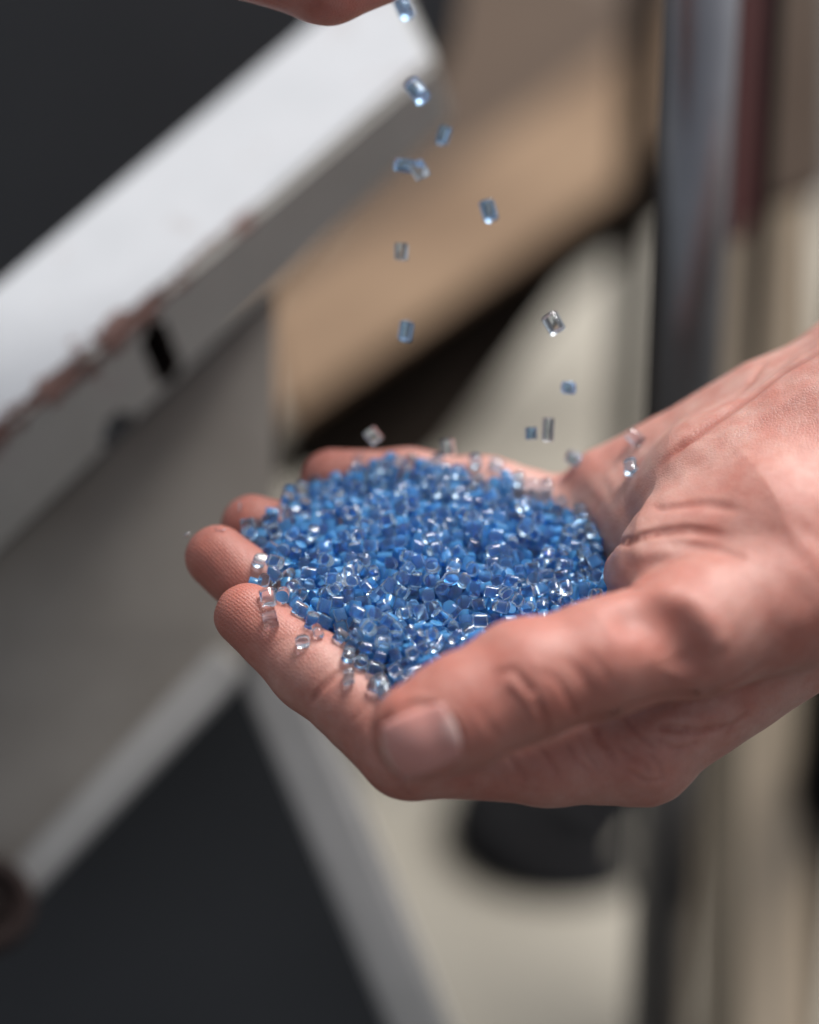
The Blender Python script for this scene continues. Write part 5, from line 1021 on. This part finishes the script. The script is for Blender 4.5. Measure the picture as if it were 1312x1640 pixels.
    101, 20, -27, 244, 198, 157, -25, -210, -89, 48, 69, 249, 252, 154, -80, -139, 27, 7, -23, 226, 257, 155, -74, -112, -93, 44, 86, 205, 262, 162,
    -50, -235, -19, -13, -70, 236, 268, 164, -53, -208, 90, 12, -20, 222, 208, 161, -42, -170, -85, -34, 173, 262, 294, 153, -110, -98, -95, 48, 171,
    232, 215, 152, -111, -73, 0, -7, -9, 227, 247, 155, -112, -48, 74, 50, 79, 246, 245, 287, -250, 106, -126, -18, 51, 232, 248, 147, -70, -228, 71,
    -28, -96, 245, 143, 151, -70, -206, -2, 74, 158, 217, 222, 159, -69, -170, 111, -29, 74, 238, 212, 190, -209, -38, -113, -26, 3, 246, 230, 197,
    -202, -12, 96, -33, 76, 214, 247, 197, -209, 18, -55, 68, 111, 221, 244, 205, -212, 39, 143, 83, -142, 220, 243, 213, -223, 64, -65, -45, -38,
    243, 247, 214, -268, 96, 105, -5, 169, 227, 204, 185, -204, -86, -79, 2, -96, 232, 216, 184, -192, -66, -140, 66, -25, 244, 237, 181, -230, -27,
    -92, -20, -97, 246, 245, 191, -226, -5, 171, 88, -110, 246, 278, 194, -231, 21, 88, -23, -101, 249, 278, 199, -241, 45, 48, 43, 131, 240, 255,
    203, -248, 69, 1, 49, 139, 224, 188, 230, -299, 97, -152, -43, 30, 204, 232, 206, -273, 127, 163, 42, 79, 228, 262, 197, -218, -62, 114, 20, 70,
    219, 202, 187, -292, 90, -28, -77, 27, 234, 209, 181, -290, 114, -159, 81, 108, 211, 238, 177, -296, 139, 111, -20, 140, 235, 220, 195, -268, 74,
    97, 18, -117, 226, 283, 185, -270, 96, -70, 53, 12, 236, 214, 207, -292, 110, -106, 35, -73, 237, 242, 184, -228, -78, 168, 42, 18, 254, 256, 178,
    -239, -51, 2, -25, -117, 238, 236, 189, -336, 101, -116, -28, 106, 217, 256, 213, -331, 138, 121, 50, 26, 231, 308, 187, -315, 94, -70, -64, 162,
    226, 222, 193, -312, 122, -177, -16, -107, 230, 299, 196, -322, 159, -77, 48, 179, 229, 211, -33, 19, -272, 84, -41, 99, 260, 278, -25, 2, -247,
    87, -2, 162, 225, 277, -38, 6, -224, -175, 2, 13, 256, 250, -40, 3, -199, 38, 84, 133, 257, 226, -38, -6, -268, -19, -79, 25, 233, 199, -30, -25,
    -249, 98, -67, -26, 255, 251, -36, -21, -227, -87, 42, 168, 221, 261, -39, -25, -199, 173, 74, -22, 246, 202, -34, -17, -172, 70, -59, -140, 226,
    244, -33, -43, -128, -79, 39, -159, 207, 218, -26, -42, -167, -28, 17, -177, 228, 253, -29, -60, -146, -89, 19, -85, 232, 233, -34, -122, -52, 95,
    29, -15, 205, 259, -29, -78, -133, 83, 9, 97, 228, 242, -33, -89, -108, -104, -1, -3, 221, 219, -38, -132, -120, 10, 4, 147, 240, 222, -33, -135,
    -92, -170, -10, 137, 243, 209, -27, -130, -72, -90, -29, -176, 207, 218, -12, -134, -46, -98, 69, 148, 209, 266, -22, -136, -26, -178, -75, -171,
    235, 240, -40, -108, -126, -57, -71, 159, 226, 241, -30, -158, -123, 169, 63, -77, 208, 235, -30, -156, -95, -116, 70, 75, 217, 225, -28, -153,
    -71, -98, 0, -86, 245, 259, -28, -176, -84, 133, -77, -123, 247, 216, -12, -182, -9, -165, -3, 54, 232, 241, 170, -73, -222, 37, -5, 32, 227, 218,
    179, -72, -190, 176, 0, -32, 238, 218, 186, -72, -166, -93, 9, 167, 248, 277, 177, -56, -143, 175, -13, -25, 229, 218, 179, -72, -113, 88, 35, 87,
    221, 200, 263, -268, 115, -88, 48, 101, 241, 273, 177, -79, -134, 104, -52, 161, 229, 258, 175, -99, -112, 34, 18, -17, 248, 220, 180, -113, -94,
    -74, 34, 89, 237, 263, 187, -163, -38, 27, 65, 35, 239, 244, 175, -136, -90, 15, -10, -133, 242, 229, 188, -188, -44, -71, -64, 62, 219, 221, 197,
    -183, -22, 123, 13, 177, 231, 209, 240, -249, 95, 178, 8, -137, 248, 257, 190, -153, -83, 68, 50, 4, 229, 215, 186, -147, -62, -10, 11, 83, 236,
    229, -21, -204, -33, -95, 63, -23, 238, 251, -25, -201, -9, 1, 14, 162, 250, 245, -30, -204, 16, 79, 31, 155, 245, 223, -28, -212, 45, 179, -29,
    -127, 252, 254, -19, -173, -109, -164, 22, 156, 227, 220, 5, -312, 185, -44, -48, -101, 219, 267, -29, -203, -79, 29, 62, -108, 237, 169, -21,
    -196, -56, 91, 82, -176, 230, 199, -16, -312, 168, -27, -24, 116, 222, 263, -8, -297, 146, 158, -25, -80, 210, 254, -61, 27, -246, 96, 47, 101,
    233, 200, 226, -309, 124, 122, 32, 166, 223, 225, 200, -242, -53, -161, 4, 142, 229, 268, 220, -250, 49, 126, -18, -27, 227, 236, 224, -282, 75,
    -94, -43, -102, 228, 231, 251, -298, 112, 66, -40, -104, 238, 250, 235, -282, 119, -56, -52, 129, 222, 286, 214, -228, -70, -118, -45, 1, 220,
    232, 207, -235, -27, 14, 71, -84, 251, 207, 217, -332, 97, -5, -16, 20, 235, 256, 238, -334, 130, -56, -89, 58, 232, 247, 213, -307, 87, -96, 29,
    15, 231, 282, 240, -325, 107, 136, 66, -12, 251, 254, 188, -34, -209, -120, 17, 110, 217, 251, 187, -53, -232, 24, -9, 33, 248, 283, 179, -49,
    -189, -93, 2, -2, 242, 208, 186, -47, -165, 94, -34, -15, 223, 212, 195, -15, -225, 79, -34, -161, 217, 281, -62, 15, -265, 34, -86, -30, 210,
    275, -59, 4, -247, -93, 42, -86, 224, 327, -63, 9, -225, 94, -7, 71, 227, 236, -62, 35, -273, -70, 65, -157, 247, 235, -61, -11, -265, 155, -44,
    -48, 236, 226, -57, -22, -245, 178, -86, -15, 209, 273, -58, -17, -223, 96, -35, 72, 243, 235, -60, -20, -201, 80, 22, 164, 217, 225, -61, -25,
    -173, 171, 17, 120, 233, 276, -52, -46, -160, 42, -5, -173, 231, 197, -64, -105, -121, 126, -70, -42, 221, 167, -60, -107, -100, -103, -39, -176,
    228, 244, -59, -105, -76, 92, -27, 94, 261, 273, -55, -72, -140, -99, -64, 109, 231, 252, -55, -86, -119, -7, -9, 119, 237, 239, 255, -194, 48,
    -33, -12, 24, 223, 283, 206, -83, -216, -60, -22, -111, 240, 308, 240, -216, 72, 91, -16, -15, 232, 246, 212, -147, -79, -4, 15, 93, 234, 294,
    203, -169, -57, 74, -30, 0, 228, 253, 219, -209, -14, -101, 65, -111, 244, 207, 224, -208, 16, -1, -71, -11, 226, 242, 233, -205, 37, -147, -71,
    -53, 231, 232, 235, -239, 69, -100, 1, -105, 230, 227, 235, -273, 93, 99, 53, 86, 244, 229, 201, -179, -79, 78, -59, 34, 228, 265, 210, -194, -49,
    -19, -8, -57, 233, 211, 217, -232, -4, -77, 52, 180, 237, 251, 220, -232, 21, 93, 59, 171, 218, 286, 226, -224, 43, 135, 82, -153, 221, 209, 229,
    -261, 70, 91, -3, -104, 235, 271, 255, -283, 94, -60, 76, 99, 247, 164, 269, -291, 126, -74, -46, 178, 247, 293, 212, -202, -73, 11, -6, -162,
    242, 255, 215, -217, -43, -21, 0, -42, 253, 234, -60, -129, -118, -88, 12, 92, 260, 201, -62, -131, -92, -11, 3, -18, 210, 223, -54, -158, -122,
    8, 47, 83, 228, 233, -53, -149, -93, -179, 13, 58, 204, 273, -56, -147, -67, -98, -10, -85, 221, 300, -48, -162, -22, 64, -66, -64, 229, 220, -46,
    -178, -108, -125, -58, -85, 242, 215, -51, -172, -82, -99, -67, -169, 213, 250, -65, -174, -64, 168, 60, 175, 269, 186, -52, -168, -43, -13, 73,
    -123, 233, 219, -49, -200, -58, 131, 62, -174, 226, 242, -43, -195, -37, 112, 41, 176, 231, 241, -55, -195, 4, -151, -1, -76, 236, 237, -51, -203,
    30, -128, -54, -161, 228, 257, -54, -196, -86, 145, -23, 68, 235, 265, -87, 37, -278, 97, -42, -89, 249, 251, -86, -8, -223, -8, 67, 155, 241,
    281, -86, -16, -197, -99, 23, -103, 240, 240, -91, 11, -277, 26, 1, 164, 221, 225, -90, 19, -256, -105, 79, 55, 220, 228, 210, 12, -223, 96, 28,
    170, 234, 222, 218, -15, -218, -84, 73, 11, 266, 248, 212, -34, -197, -105, 35, -178, 222, 163, 202, -25, -173, 17, 16, -137, 220, 265, 200, -81,
    -147, 73, 32, 162, 235, 238, 214, -43, -221, 68, 57, 55, 254, 264, 203, -55, -203, -35, 71, -39, 238, 208, 203, -48, -177, 94, -41, -15, 221, 244,
    216, -101, -114, -57, 7, 5, 238, 225, 211, -104, -90, -106, -2, 105, 234, 262, 212, -64, -229, -5, -83, 167, 245, 203, 206, -76, -191, -25, 32,
    77, 232, 215, 211, -78, -166, -80, -42, -18, 217, 259, 260, -205, 26, 25, -61, 61, 219, 292, 286, -213, 57, 167, 16, -142, 211, 269, 237, -142,
    -84, -10, 33, 74, 255, 199, 242, -180, -51, 180, -25, 139, 230, 226, 239, -216, -23, 98, -58, 72, 224, 200, 245, -219, 8, 13, 23, -26, 229, 223,
    258, -220, 50, 95, -23, 62, 230, 283, 260, -234, 71, -116, -75, -166, 231, 220, 263, -262, 93, -84, 11, 74, 215, 229, 231, -178, -74, 85, -8, 106,
    221, 264, 234, -200, -51, -96, 42, -118, 222, 252, 243, -194, -26, -78, 56, 170, 244, 214, 228, -241, -37, -160, 13, 103, 244, 227, 238, -237,
    -13, 87, -37, -4, 222, 211, 238, -240, 10, 93, -32, -11, 212, 161, 244, -238, 34, -108, 42, -24, 248, 215, 256, -254, 72, 64, -75, -166, 216, 179,
    286, -286, 109, -41, 50, 8, 230, 259, 236, -199, -74, 86, -43, -162, 216, 225, 238, -225, -49, 112, 13, 165, 227, 185, 248, -309, 84, 9, 7, 114,
    241, 226, 261, -332, 87, 171, 1, -129, 216, 238, 234, -252, -59, -131, 72, -147, 217, 286, 242, -257, 50, 97, 73, -95, 214, 216, 252, -277, 69,
    -29, 46, -124, 232, 169, 276, -312, 101, -81, -46, 81, 233, 277, 263, -333, 141, -160, 51, -78, 239, 221, 236, -232, -75, -176, -1, 76, 229, 239,
    -86, -35, -168, -175, -44, 88, 253, 234, -100, -43, -142, -10, -11, 71, 210, 256, -88, -10, -262, -68, 19, -120, 224, 217, -100, -2, -243, 100,
    77, 166, 247, 246, -86, -108, -78, -98, -28, 105, 213, 193, -93, -106, -57, -114, -30, 3, 227, 239, -92, -69, -147, -65, -43, 177, 239, 279, -71,
    -136, -25, -142, -61, 52, 235, 278, -79, -91, -138, -107, -58, 130, 230, 270, -85, -97, -118, -105, 54, 148, 212, 215, -85, -104, -98, 124, 81,
    48, 216, 240, -71, -160, -17, -110, -57, -73, 234, 229, -80, -118, -139, -178, 19, -156, 234, 208, -81, -129, -117, 72, -74, -162, 223, 265, -85,
    -132, -96, -92, 36, 20, 219, 269, 243, -15, -213, 67, -39, 110, 208, 241, 237, -15, -192, 41, -68, -136, 230, 270, 225, -58, -196, -86, 4, -8,
    213, 212, 229, -58, -175, -132, 78, 154, 219, 292, 239, -38, -209, 12, -21, -29, 212, 284, 227, -31, -173, -167, 19, -109, 242, 252, 241, -88,
    -159, -131, 22, 55, 227, 291, 225, -90, -138, 41, 32, 30, 241, 264, 233, -65, -221, 15, 67, 91, 226, 219, 294, -316, 137, -64, -82, 133, 218, 244,
    233, -120, -98, -66, -56, 89, 232, 186, 354, -204, 35, -154, 31, -151, 233, 293, 243, -90, -215, -82, -38, 88, 230, 180, 240, -82, -191, -80, 59,
    24, 238, 245, -85, -146, -140, 43, -13, -11, 244, 238, -80, -154, -114, -86, -43, 89, 241, 285, -75, -160, -86, -158, 71, -102, 242, 240, -83,
    -152, -65, 18, 10, 146, 235, 197, -83, -174, -105, -85, -37, -87, 219, 246, -85, -182, -83, 95, -17, -125, 242, 291, -90, -172, -54, -25, -52, -1,
    241, 268, -69, -183, -30, -81, 12, -116, 245, 274, -73, -185, -5, 1, -77, -111, 215, 248, -72, -197, 22, 23, -71, -128, 242, 222, 262, -201, -44,
    -174, 8, -168, 239, 234, 262, -217, -18, 6, -2, 170, 252, 218, 260, -204, 2, -62, 72, -115, 201, 290, 281, -231, 48, 166, -16, 118, 227, 272, 312,
    -298, 137, -177, -89, 60, 235, 205, 265, -194, -20, 171, 14, 123, 228, 218, 257, -219, -70, -88, -41, -169, 251, 244, 260, -223, -40, 22, 85, -73,
    218, 216, 261, -239, -14, 96, -26, 174, 239, 221, 270, -230, 11, -167, 40, 51, 244, 257, 283, -250, 75, -105, 19, -119, 227, 236, 285, -269, 89,
    -162, 42, 105, 239, 271, 312, -249, 93, -80, -21, 168, 241, 223, 261, -194, -68, -101, -35, 100, 226, 229, 303, -334, 107, -158, -49, 151, 248,
    238, 261, -246, -57, 148, 71, -114, 215, 284, 255, -244, -34, 171, 83, 166, 215, 284, 267, -247, 31, 80, 58, -102, 250, 225, 272, -260, 51, 46,
    -26, -164, 240, 254, 274, -281, 68, 77, -61, -79, 236, 237, 300, -314, 87, -11, 16, 34, 237, 256, 281, -330, 118, -173, -64, 83, 219, 237, 273,
    -301, 80, 95, 27, 93, 241, 254, 283, -332, 85, 164, -19, -52, 206, 196, -116, 6, -265, 151, 15, 174, 251, 231, -115, 23, -249, -83, 68, -98, 229,
    213, -115, 4, -228, -179, -21, -32, 255, 158, -118, -71, -149, 95, 72, -70, 251, 269, -108, -82, -125, -121, -11, -80, 251, 272, -120, -47, -158,
    12, -66, 90, 251, 259, -102, -105, -144, 179, -16, 14, 252, 228, -108, -108, -123, 96, -74, -2, 212, 259, -107, -113, -100, 81, -3, -73, 233, 225,
    -109, -107, -76, -72, 69, -159, 225, 227, -118, -130, -142, -43, -24, -19, 230, 215, -104, -132, -116, 101, -72, 81, 225, 248, -109, -142, -95,
    -111, 73, -134, 239, 184, -109, -154, -117, -48, 53, 126, 234, 223, -108, -167, -95, -93, -45, 158, 235, 202, -108, -157, -71, -97, 65, -95, 221,
    261, -104, -153, -40, 119, -4, 169, 245, 254, -98, -151, -16, -87, 24, 80, 228, 267, -98, -173, -23, -40, -42, 38, 208, 220, 261, -67, -175, 116,
    -36, -115, 218, 278, 272, -75, -149, 76, 73, -18, 218, 247, 259, -79, -125, 62, -9, -80, 213, 236, 261, -42, -203, 161, -65, 173, 214, 222, 253,
    -40, -183, -88, -34, 170, 225, 286, 263, -90, -174, 29, -56, 135, 255, 221, 265, -97, -138, 91, 51, 82, 217, 263, 254, -63, -205, -122, 32, 44,
    245, 241, 307, -214, 46, -17, 4, 179, 217, 216, 260, -126, -93, 35, -7, -171, 213, 224, 263, -130, -62, -104, -50, -71, 248, 270, 264, -91, -200,
    -120, -36, 25, 220, 211, 279, -191, 7, -153, -40, -66, 248, 186, 285, -212, 26, 11, -48, -158, 226, 234, 302, -233, 73, 95, 45, -22, 229, 221,
    260, -144, -81, 146, 5, 9, 220, 223, 273, -156, -35, 110, 37, 92, 229, 237, 295, -174, 12, 57, 42, -145, 239, 220, -154, 14, -267, -156, -71, 120,
    227, 303, -143, 9, -242, 92, 3, -100, 207, 260, -141, 7, -219, 7, -11, 37, 226, 260, -134, 28, -281, 63, -65, -60, 263, 236, -138, 30, -255, -96,
    -52, -21, 221, 224, -144, -82, -151, 122, -77, -172, 223, 218, -143, -55, -157, -79, 23, -177, 194, 256, -125, -96, -146, 168, 1, 102, 237, 287,
    -139, -100, -123, 102, 17, -76, 222, 267, -133, -108, -98, -58, 75, -127, 224, 193, 284, -199, -63, 88, -47, 5, 239, 244, 291, -211, -38, -54,
    -76, 22, 264, 310, 289, -195, -13, 109, -72, 140, 235, 214, 302, -210, 9, 107, 75, 178, 228, 241, 303, -239, 51, -90, -35, 7, 221, 232, 308, -273,
    90, -121, 71, -38, 252, 237, 284, -174, -68, -111, 65, 63, 220, 315, 291, -183, -41, -138, -65, 36, 247, 204, 334, -328, 121, -117, 28, -21, 231,
    292, 281, -224, -63, 18, 6, -88, 233, 279, 283, -244, -40, -45, 67, 129, 245, 246, 286, -217, -12, -4, 4, 14, 232, 221, 299, -236, 10, -2, 64,
    155, 254, 287, 298, -263, 59, 171, -18, -130, 209, 264, 303, -309, 111, 69, 70, -110, 244, 213, 311, -333, 134, -75, 7, 169, 239, 253, 282, -247,
    -66, -114, 7, -89, 247, 181, 284, -240, -10, -83, 49, -177, 236, 231, 289, -250, 31, -98, -47, -85, 231, 186, 297, -287, 70, -61, -15, 172, 215,
    245, 324, -297, 84, 71, 26, 92, 236, 250, 323, -321, 92, 117, -43, 150, 220, 206, -129, -153, -34, -126, -72, -71, 228, 247, -141, -118, -149, 16,
    -3, 170, 235, 224, -129, -123, -118, -110, 59, -9, 219, 264, -133, -163, -5, -49, -50, 135, 227, 225, -145, -138, -131, 105, -10, -176, 241, 241,
    -138, -148, -105, -87, -49, 41, 222, 272, -135, -145, -83, 94, -61, 44, 228, 229, -130, -147, -58, 103, 43, 168, 225, 180, 277, -54, -193, -20,
    14, 130, 191, 245, 276, -47, -166, 3, -3, -73, 220, 232, 281, -31, -195, 80, 4, 143, 235, 188, 284, -74, -192, -84, -39, -6, 230, 182, 288, -74,
    -169, 79, 57, 174, 229, 274, 284, -117, -104, -121, 65, 47, 255, 246, 337, -171, 7, -48, -14, -101, 231, 193, 293, -96, -189, 145, 69, -41, 247,
    316, 294, -99, -144, -169, 5, -94, 230, 298, 301, -176, -20, -64, 39, 83, 233, 228, 315, -190, 9, -85, 12, 162, 244, 222, 318, -218, 19, -26, 27,
    124, 198, 253, 282, -138, -84, 132, -20, 173, 242, 221, 288, -153, -67, 107, -7, 84, 229, 259, 331, -207, 30, -115, -34, -125, 200, 272, -166,
    -86, -127, 74, -13, 1, 248, 264, -164, -94, -151, 6, -16, -92, 255, 258, -169, -107, -112, -166, -9, -168, 219, 217, -161, -94, -93, -101, -8, 8,
    236, 273, -170, -69, -157, -95, -20, 1, 234, 240, -163, -115, -137, -166, -9, -166, 227, 277, -156, -126, -109, -155, -79, 21, 240, 278, -153,
    -123, -88, 97, 42, 177, 210, 261, -156, -127, -65, -71, 51, 84, 222, 250, -160, -190, 23, 83, 32, -22, 222, 222, -151, -142, -42, -19, 21, -129,
    211, 309, -160, -159, -13, -156, 44, 113, 228, 170, 311, -116, -108, -178, 60, 90, 241, 238, 307, -130, -82, -81, -13, -175, 257, 243, 319, -90,
    -170, -70, -43, 178, 259, 307, 318, -104, -135, 29, -47, 128, 233, 226, 313, -189, -39, 144, -61, 122, 215, 305, 323, -193, -14, 84, 22, -43, 239,
    234, 340, -195, 8, -174, 28, 20, 231, 257, 326, -251, 71, -131, 58, 15, 234, 281, 323, -165, -60, 160, -72, -135, 232, 325, 333, -166, -33, 91,
    -61, 133, 236, 212, 342, -181, -18, 25, 47, 168, 218, 248, 330, -298, 119, -132, -47, 139, 243, 251, 345, -308, 102, -15, -41, -19, 242, 246, 316,
    -219, -49, -34, 70, -145, 225, 285, 307, -211, -15, 3, -4, -166, 230, 239, 330, -224, 44, -75, 24, -101, 229, 232, 319, -260, 50, -43, -69, 72,
    216, 207, 332, -269, 94, 130, -21, 152, 222, 206, 308, -194, -59, 147, -70, 135, 212, 202, 306, -243, -48, 1, -20, -147, 231, 264, 305, -239, -22,
    -100, -11, 2, 240, 201, 317, -244, 31, -112, -1, 172, 221, 266, 320, -280, 70, 63, -63, 122, 217, 244, -191, -57, -144, 123, -23, -11, 244, 238,
    -189, -100, -154, -52, -63, 149, 247, 207, -192, -106, -110, 171, 10, 23, 224, 240, -187, -105, -86, -90, -39, 63, 239, 224, -193, -78, -158, -57,
    -76, -117, 259, 206, -185, -118, -134, -5, -16, -92, 240, 253, -178, -138, -27, -80, 39, -110, 225, 206, -235, -83, -123, -166, -9, 148, 225, 246,
    -237, -90, -146, -84, 32, 53, 206, 278, -258, -67, -137, -157, -26, -108, 226, 242,
]
# ------------------------------------------------------------------ pellets
def pellet_mesh(name, seg, bev, oval, dent, mat, seed):
    rnd = random.Random(seed)
    bm = bmesh.new(); bmesh.ops.create_cone(bm, cap_ends=True, segments=seg, radius1=.5, radius2=.5, depth=1)
    for v in bm.verts:
        a = math.atan2(v.co.y, v.co.x); k = 1 + oval * math.cos(2 * a + seed)
        v.co.x *= k; v.co.y *= k
        v.co.z += dent * math.cos(a + seed) * (1 if v.co.z > 0 else .4)
    rims = [e for e in bm.edges if len(e.link_faces) == 2 and any(len(f.verts) > 4 for f in e.link_faces)]
    bmesh.ops.bevel(bm, geom=rims, offset=bev, segments=2, affect='EDGES', profile=.6)
    me = bpy.data.meshes.new(name); bm.to_mesh(me); bm.free(); me.materials.append(mat)
    me.polygons.foreach_set('use_smooth', [True] * len(me.polygons))
    me.update()
    # keep the rims crisp
    try: me.set_sharp_from_angle(angle=math.radians(38))
    except Exception: pass
    return me
PM = [pellet_mesh('pellet', 20, .022, .05, .03, PELLET, 1), pellet_mesh('pellet', 14, .03, .09, .05, PELLET, 2),
      pellet_mesh('pellet', 12, .018, .03, .02, PELLET, 3), pellet_mesh('pellet', 16, .07, .07, .05, PELLET, 4)]
PC = [pellet_mesh('pellet', 20, .04, .05, .03, PELLET_CLEAR, 5), pellet_mesh('pellet', 20, .10, .12, .02, PELLET_CLEAR, 6)]
PA = [pellet_mesh('pellet', 20, .05, .05, .03, PELLET_AIR, 7), pellet_mesh('pellet', 14, .06, .09, .05, PELLET_AIR, 8),
      pellet_mesh('pellet', 12, .04, .03, .02, PELLET_AIR, 9), pellet_mesh('pellet', 16, .10, .07, .05, PELLET_AIR, 10)]
RC = Matrix.Rotation(math.radians(90) - TILT, 4, 'X')
from mathutils import Quaternion, Euler
def place(me, p, q, s, name='plastic_pellet'):
    o = bpy.data.objects.new(name, me); COL.objects.link(o)
    o.matrix_world = Matrix.Translation(Vector(W(np.array(p)).tolist())) @ RC @ q.to_matrix().to_4x4() @ Matrix.Diagonal((s[0] / 100, s[1] / 100, s[2] / 100, 1))
    return o
raw = np.array(PELLET_DATA, float).reshape(-1, 8)
raw[:, :3] /= 100; raw[:, 6:] /= 1000
def turn(r):
    return Euler([math.radians(a) for a in r[3:6]]).to_quaternion()
def size(r):
    return np.array([r[6], r[6] * .98, r[7]])
rnd = random.Random(7)
NI = 278
def where(r):
    k = DIST / (DIST - r[2]); x = 656 + r[0] * 90 * k; y = 820 - r[1] * 90 * k
    if x < 470: return 'beside the ring and middle fingertips'
    if y < 790: return 'along the little finger, left half' if x < 700 else 'along the little finger, right half'
    if x > 890: return 'against the heel of the palm'
    if y > 1040: return 'between thumb tip and index finger'
    if x - 470 < (y - 940) * .8 + 60: return 'along the index finger'
    if y > 930 and x > 690: return 'along the upper edge of the thumb'
    return 'left of its middle' if x < 680 else 'right of its middle'
SC_ = .97
for r in raw[:NI]:
    me = rnd.choice(PM) if rnd.random() < .72 else rnd.choice(PC)
    o = place(me, r[:3], turn(r), size(r) * SC_)
    tag(o, ('pale clear' if me in PC else 'blue') + ' pellet atop the heap ' + where(r), 'pellet', 'pellets heaped in the cupped hand')
# the rest of the heap under them, one mass
bm = bmesh.new()
for r in raw[NI:]:
    me = rnd.choice(PM)
    n0 = len(bm.verts); bm.from_mesh(me); bm.verts.ensure_lookup_table()
    M = Matrix.Translation(Vector(W(r[:3]).tolist())) @ RC @ turn(r).to_matrix().to_4x4() @ Matrix.Diagonal((*(size(r) * SC_ / 100), 1))
    bmesh.ops.transform(bm, matrix=M, verts=bm.verts[n0:])
me = bpy.data.meshes.new('pellet_heap'); bm.to_mesh(me); bm.free(); me.materials.append(PELLET_DEEP)
me.set_sharp_from_angle(angle=math.radians(38))
ho = bpy.data.objects.new('pellet_heap', me); COL.objects.link(ho)
tag(ho, 'deep mass of blue plastic pellets filling the cupped hand', 'pellets', kind='stuff')

def single(px, py, z, rot, label, s=(.26, .26, .28), clear=True, group=None, lift=None, k=0):
    p = P(px, py, z)
    if lift is not None:
        zz = surf_z(base_sdf, px, py); p = Q(px, py, zz).astype(float); g = grad(base_sdf, p[None].astype(F32), .03)[0]; p = p + g / np.linalg.norm(g) * lift
    o = place((PC if clear else PA if lift is None else PM)[k], p, Euler([math.radians(a) for a in rot]).to_quaternion(), s)
    tag(o, label, 'pellet', group); return o
G = 'pellets falling towards the heap'
single(648, 12, 3.0, (70, 20, 15), 'falling pellet highest in the stream, over the end of the white rail', (.28, .27, .32), False, G)
single(668, 145, 2.6, (60, 30, 20), 'deep blue falling pellet against the grey front of the white rail', (.33, .31, .38), False, G, k=1)
single(711, 217, -2.2, (80, 15, -20), 'pale blue falling pellet over the dark brown board', (.25, .25, .32), False, G, k=2)
single(650, 265, 2.3, (50, 40, 50), 'left half of the falling pair of pellets beside the white rail', (.25, .25, .35), False, G)
single(672, 272, 2.6, (90, 10, 30), 'right half of the falling pair of pellets beside the white rail', (.26, .25, .30), True, G)
single(783, 337, -2.0, (75, 0, 15), 'clear falling pellet over the middle of the tan board', (.27, .27, .36), False, G)
single(643, 403, -1.9, (90, 90, 0), 'square clear falling pellet at the left end of the tan board', (.30, .26, .30), True, G)
single(650, 530, -1.8, (80, 20, -12), 'narrow clear falling pellet low over the left of the tan board', (.26, .26, .34), False, G)
single(887, 518, -.9, (70, 25, 20), 'clear falling pellet in front of the black bar', (.30, .30, .34), True, G)
single(911, 621, -1.6, (40, 30, 50), 'small dark blue falling pellet against the pale floor', (.22, .22, .24), False, G, k=3)
single(851, 694, -1.5, (90, 0, 2), 'dark square pellet falling just above the back of the heap', (.22, .21, .22), False, G, k=2)
single(878, 688, -1.6, (80, 10, -5), 'slender clear pellet falling beside the dark square one', (.21, .22, .42), True, G)
single(598, 698, -2.6, (75, 70, 25), 'clear pellet bouncing just above the little fingertip', (.27, .26, .27), True, G)
single(718, 716, -2.6, (85, 88, 5), 'clear pellet hovering over the first joint of the little finger', (.26, .24, .30), True, G)
H2 = 'loose pellets resting on the skin'
single(1022, 708, 0, (60, 75, 20), 'loose clear pellet in the skin notch at the outer wrist', (.25, .25, .30), True, H2, .12)
single(1017, 752, 0, (40, 20, -20), 'round loose pellet on the heel of the palm', (.23, .25, .30), False, H2, .10, 3)
single(926, 741, 0, (30, 60, 10), 'dull grey blue pellet on the rim behind the heap', (.24, .24, .26), False, H2, .12, 1)
single(427, 965, 0, (60, 10, 10), 'upper of two clear pellets stuck on the index fingertip', (.27, .26, .30), True, H2, .12)
single(434, 997, 0, (90, 80, 15), 'lower of two clear pellets stuck on the index fingertip', (.27, .26, .28), True, H2, .12)
single(604, 1106, 0, (50, 60, 30), 'glinting clear pellet between thumb tip and index finger', (.26, .26, .32), True, H2, .12)
# tiny plastic slivers on the fingertips
def sliver(px, py, pts, r, label):
    c = None; zz = surf_z(base_sdf, px, py)
    if zz is None: zz = -1.2
    cc = Q(px, py, zz).astype(float) + np.array([0, 0, .03])
    V = []; F = []; n = len(pts); sg = 8
    for i, (x, y) in enumerate(pts):
        q = cc + np.array([x / 90, -y / 90, .02]); rr = r * (.35 if i in (0, n - 1) else 1)
        for k in range(sg): V.append(q + rr * np.array([math.cos(k * 6.283 / sg), math.sin(k * 6.283 / sg), 0]) * [1, 1, 1] + np.array([0, 0, rr * math.sin(k * 6.283 / sg + .8)]))
    for i in range(n - 1):
        for k in range(sg): F.append([i * sg + k, i * sg + (k + 1) % sg, (i + 1) * sg + (k + 1) % sg, (i + 1) * sg + k])
    F += [list(range(sg)), list(range((n - 1) * sg, n * sg))]
    tag(mesh_obj('plastic_shaving', W(np.array(V)), F, PELLET_CLEAR, None, True), label, 'shaving', 'shavings on the fingertips')
sliver(352, 848, [(-8, -3), (-3, 3), (4, 3), (9, -1)], .022, 'curled white plastic shaving on the middle fingertip')
sliver(384, 812, [(1, -8), (0, -2), (-1, 3), (0, 7)], .020, 'short upright plastic shaving on the ring fingertip')
sliver(299, 858, [(-5, 3), (0, -1), (5, -5)], .032, 'pale plastic speck on the very tip of the middle finger')
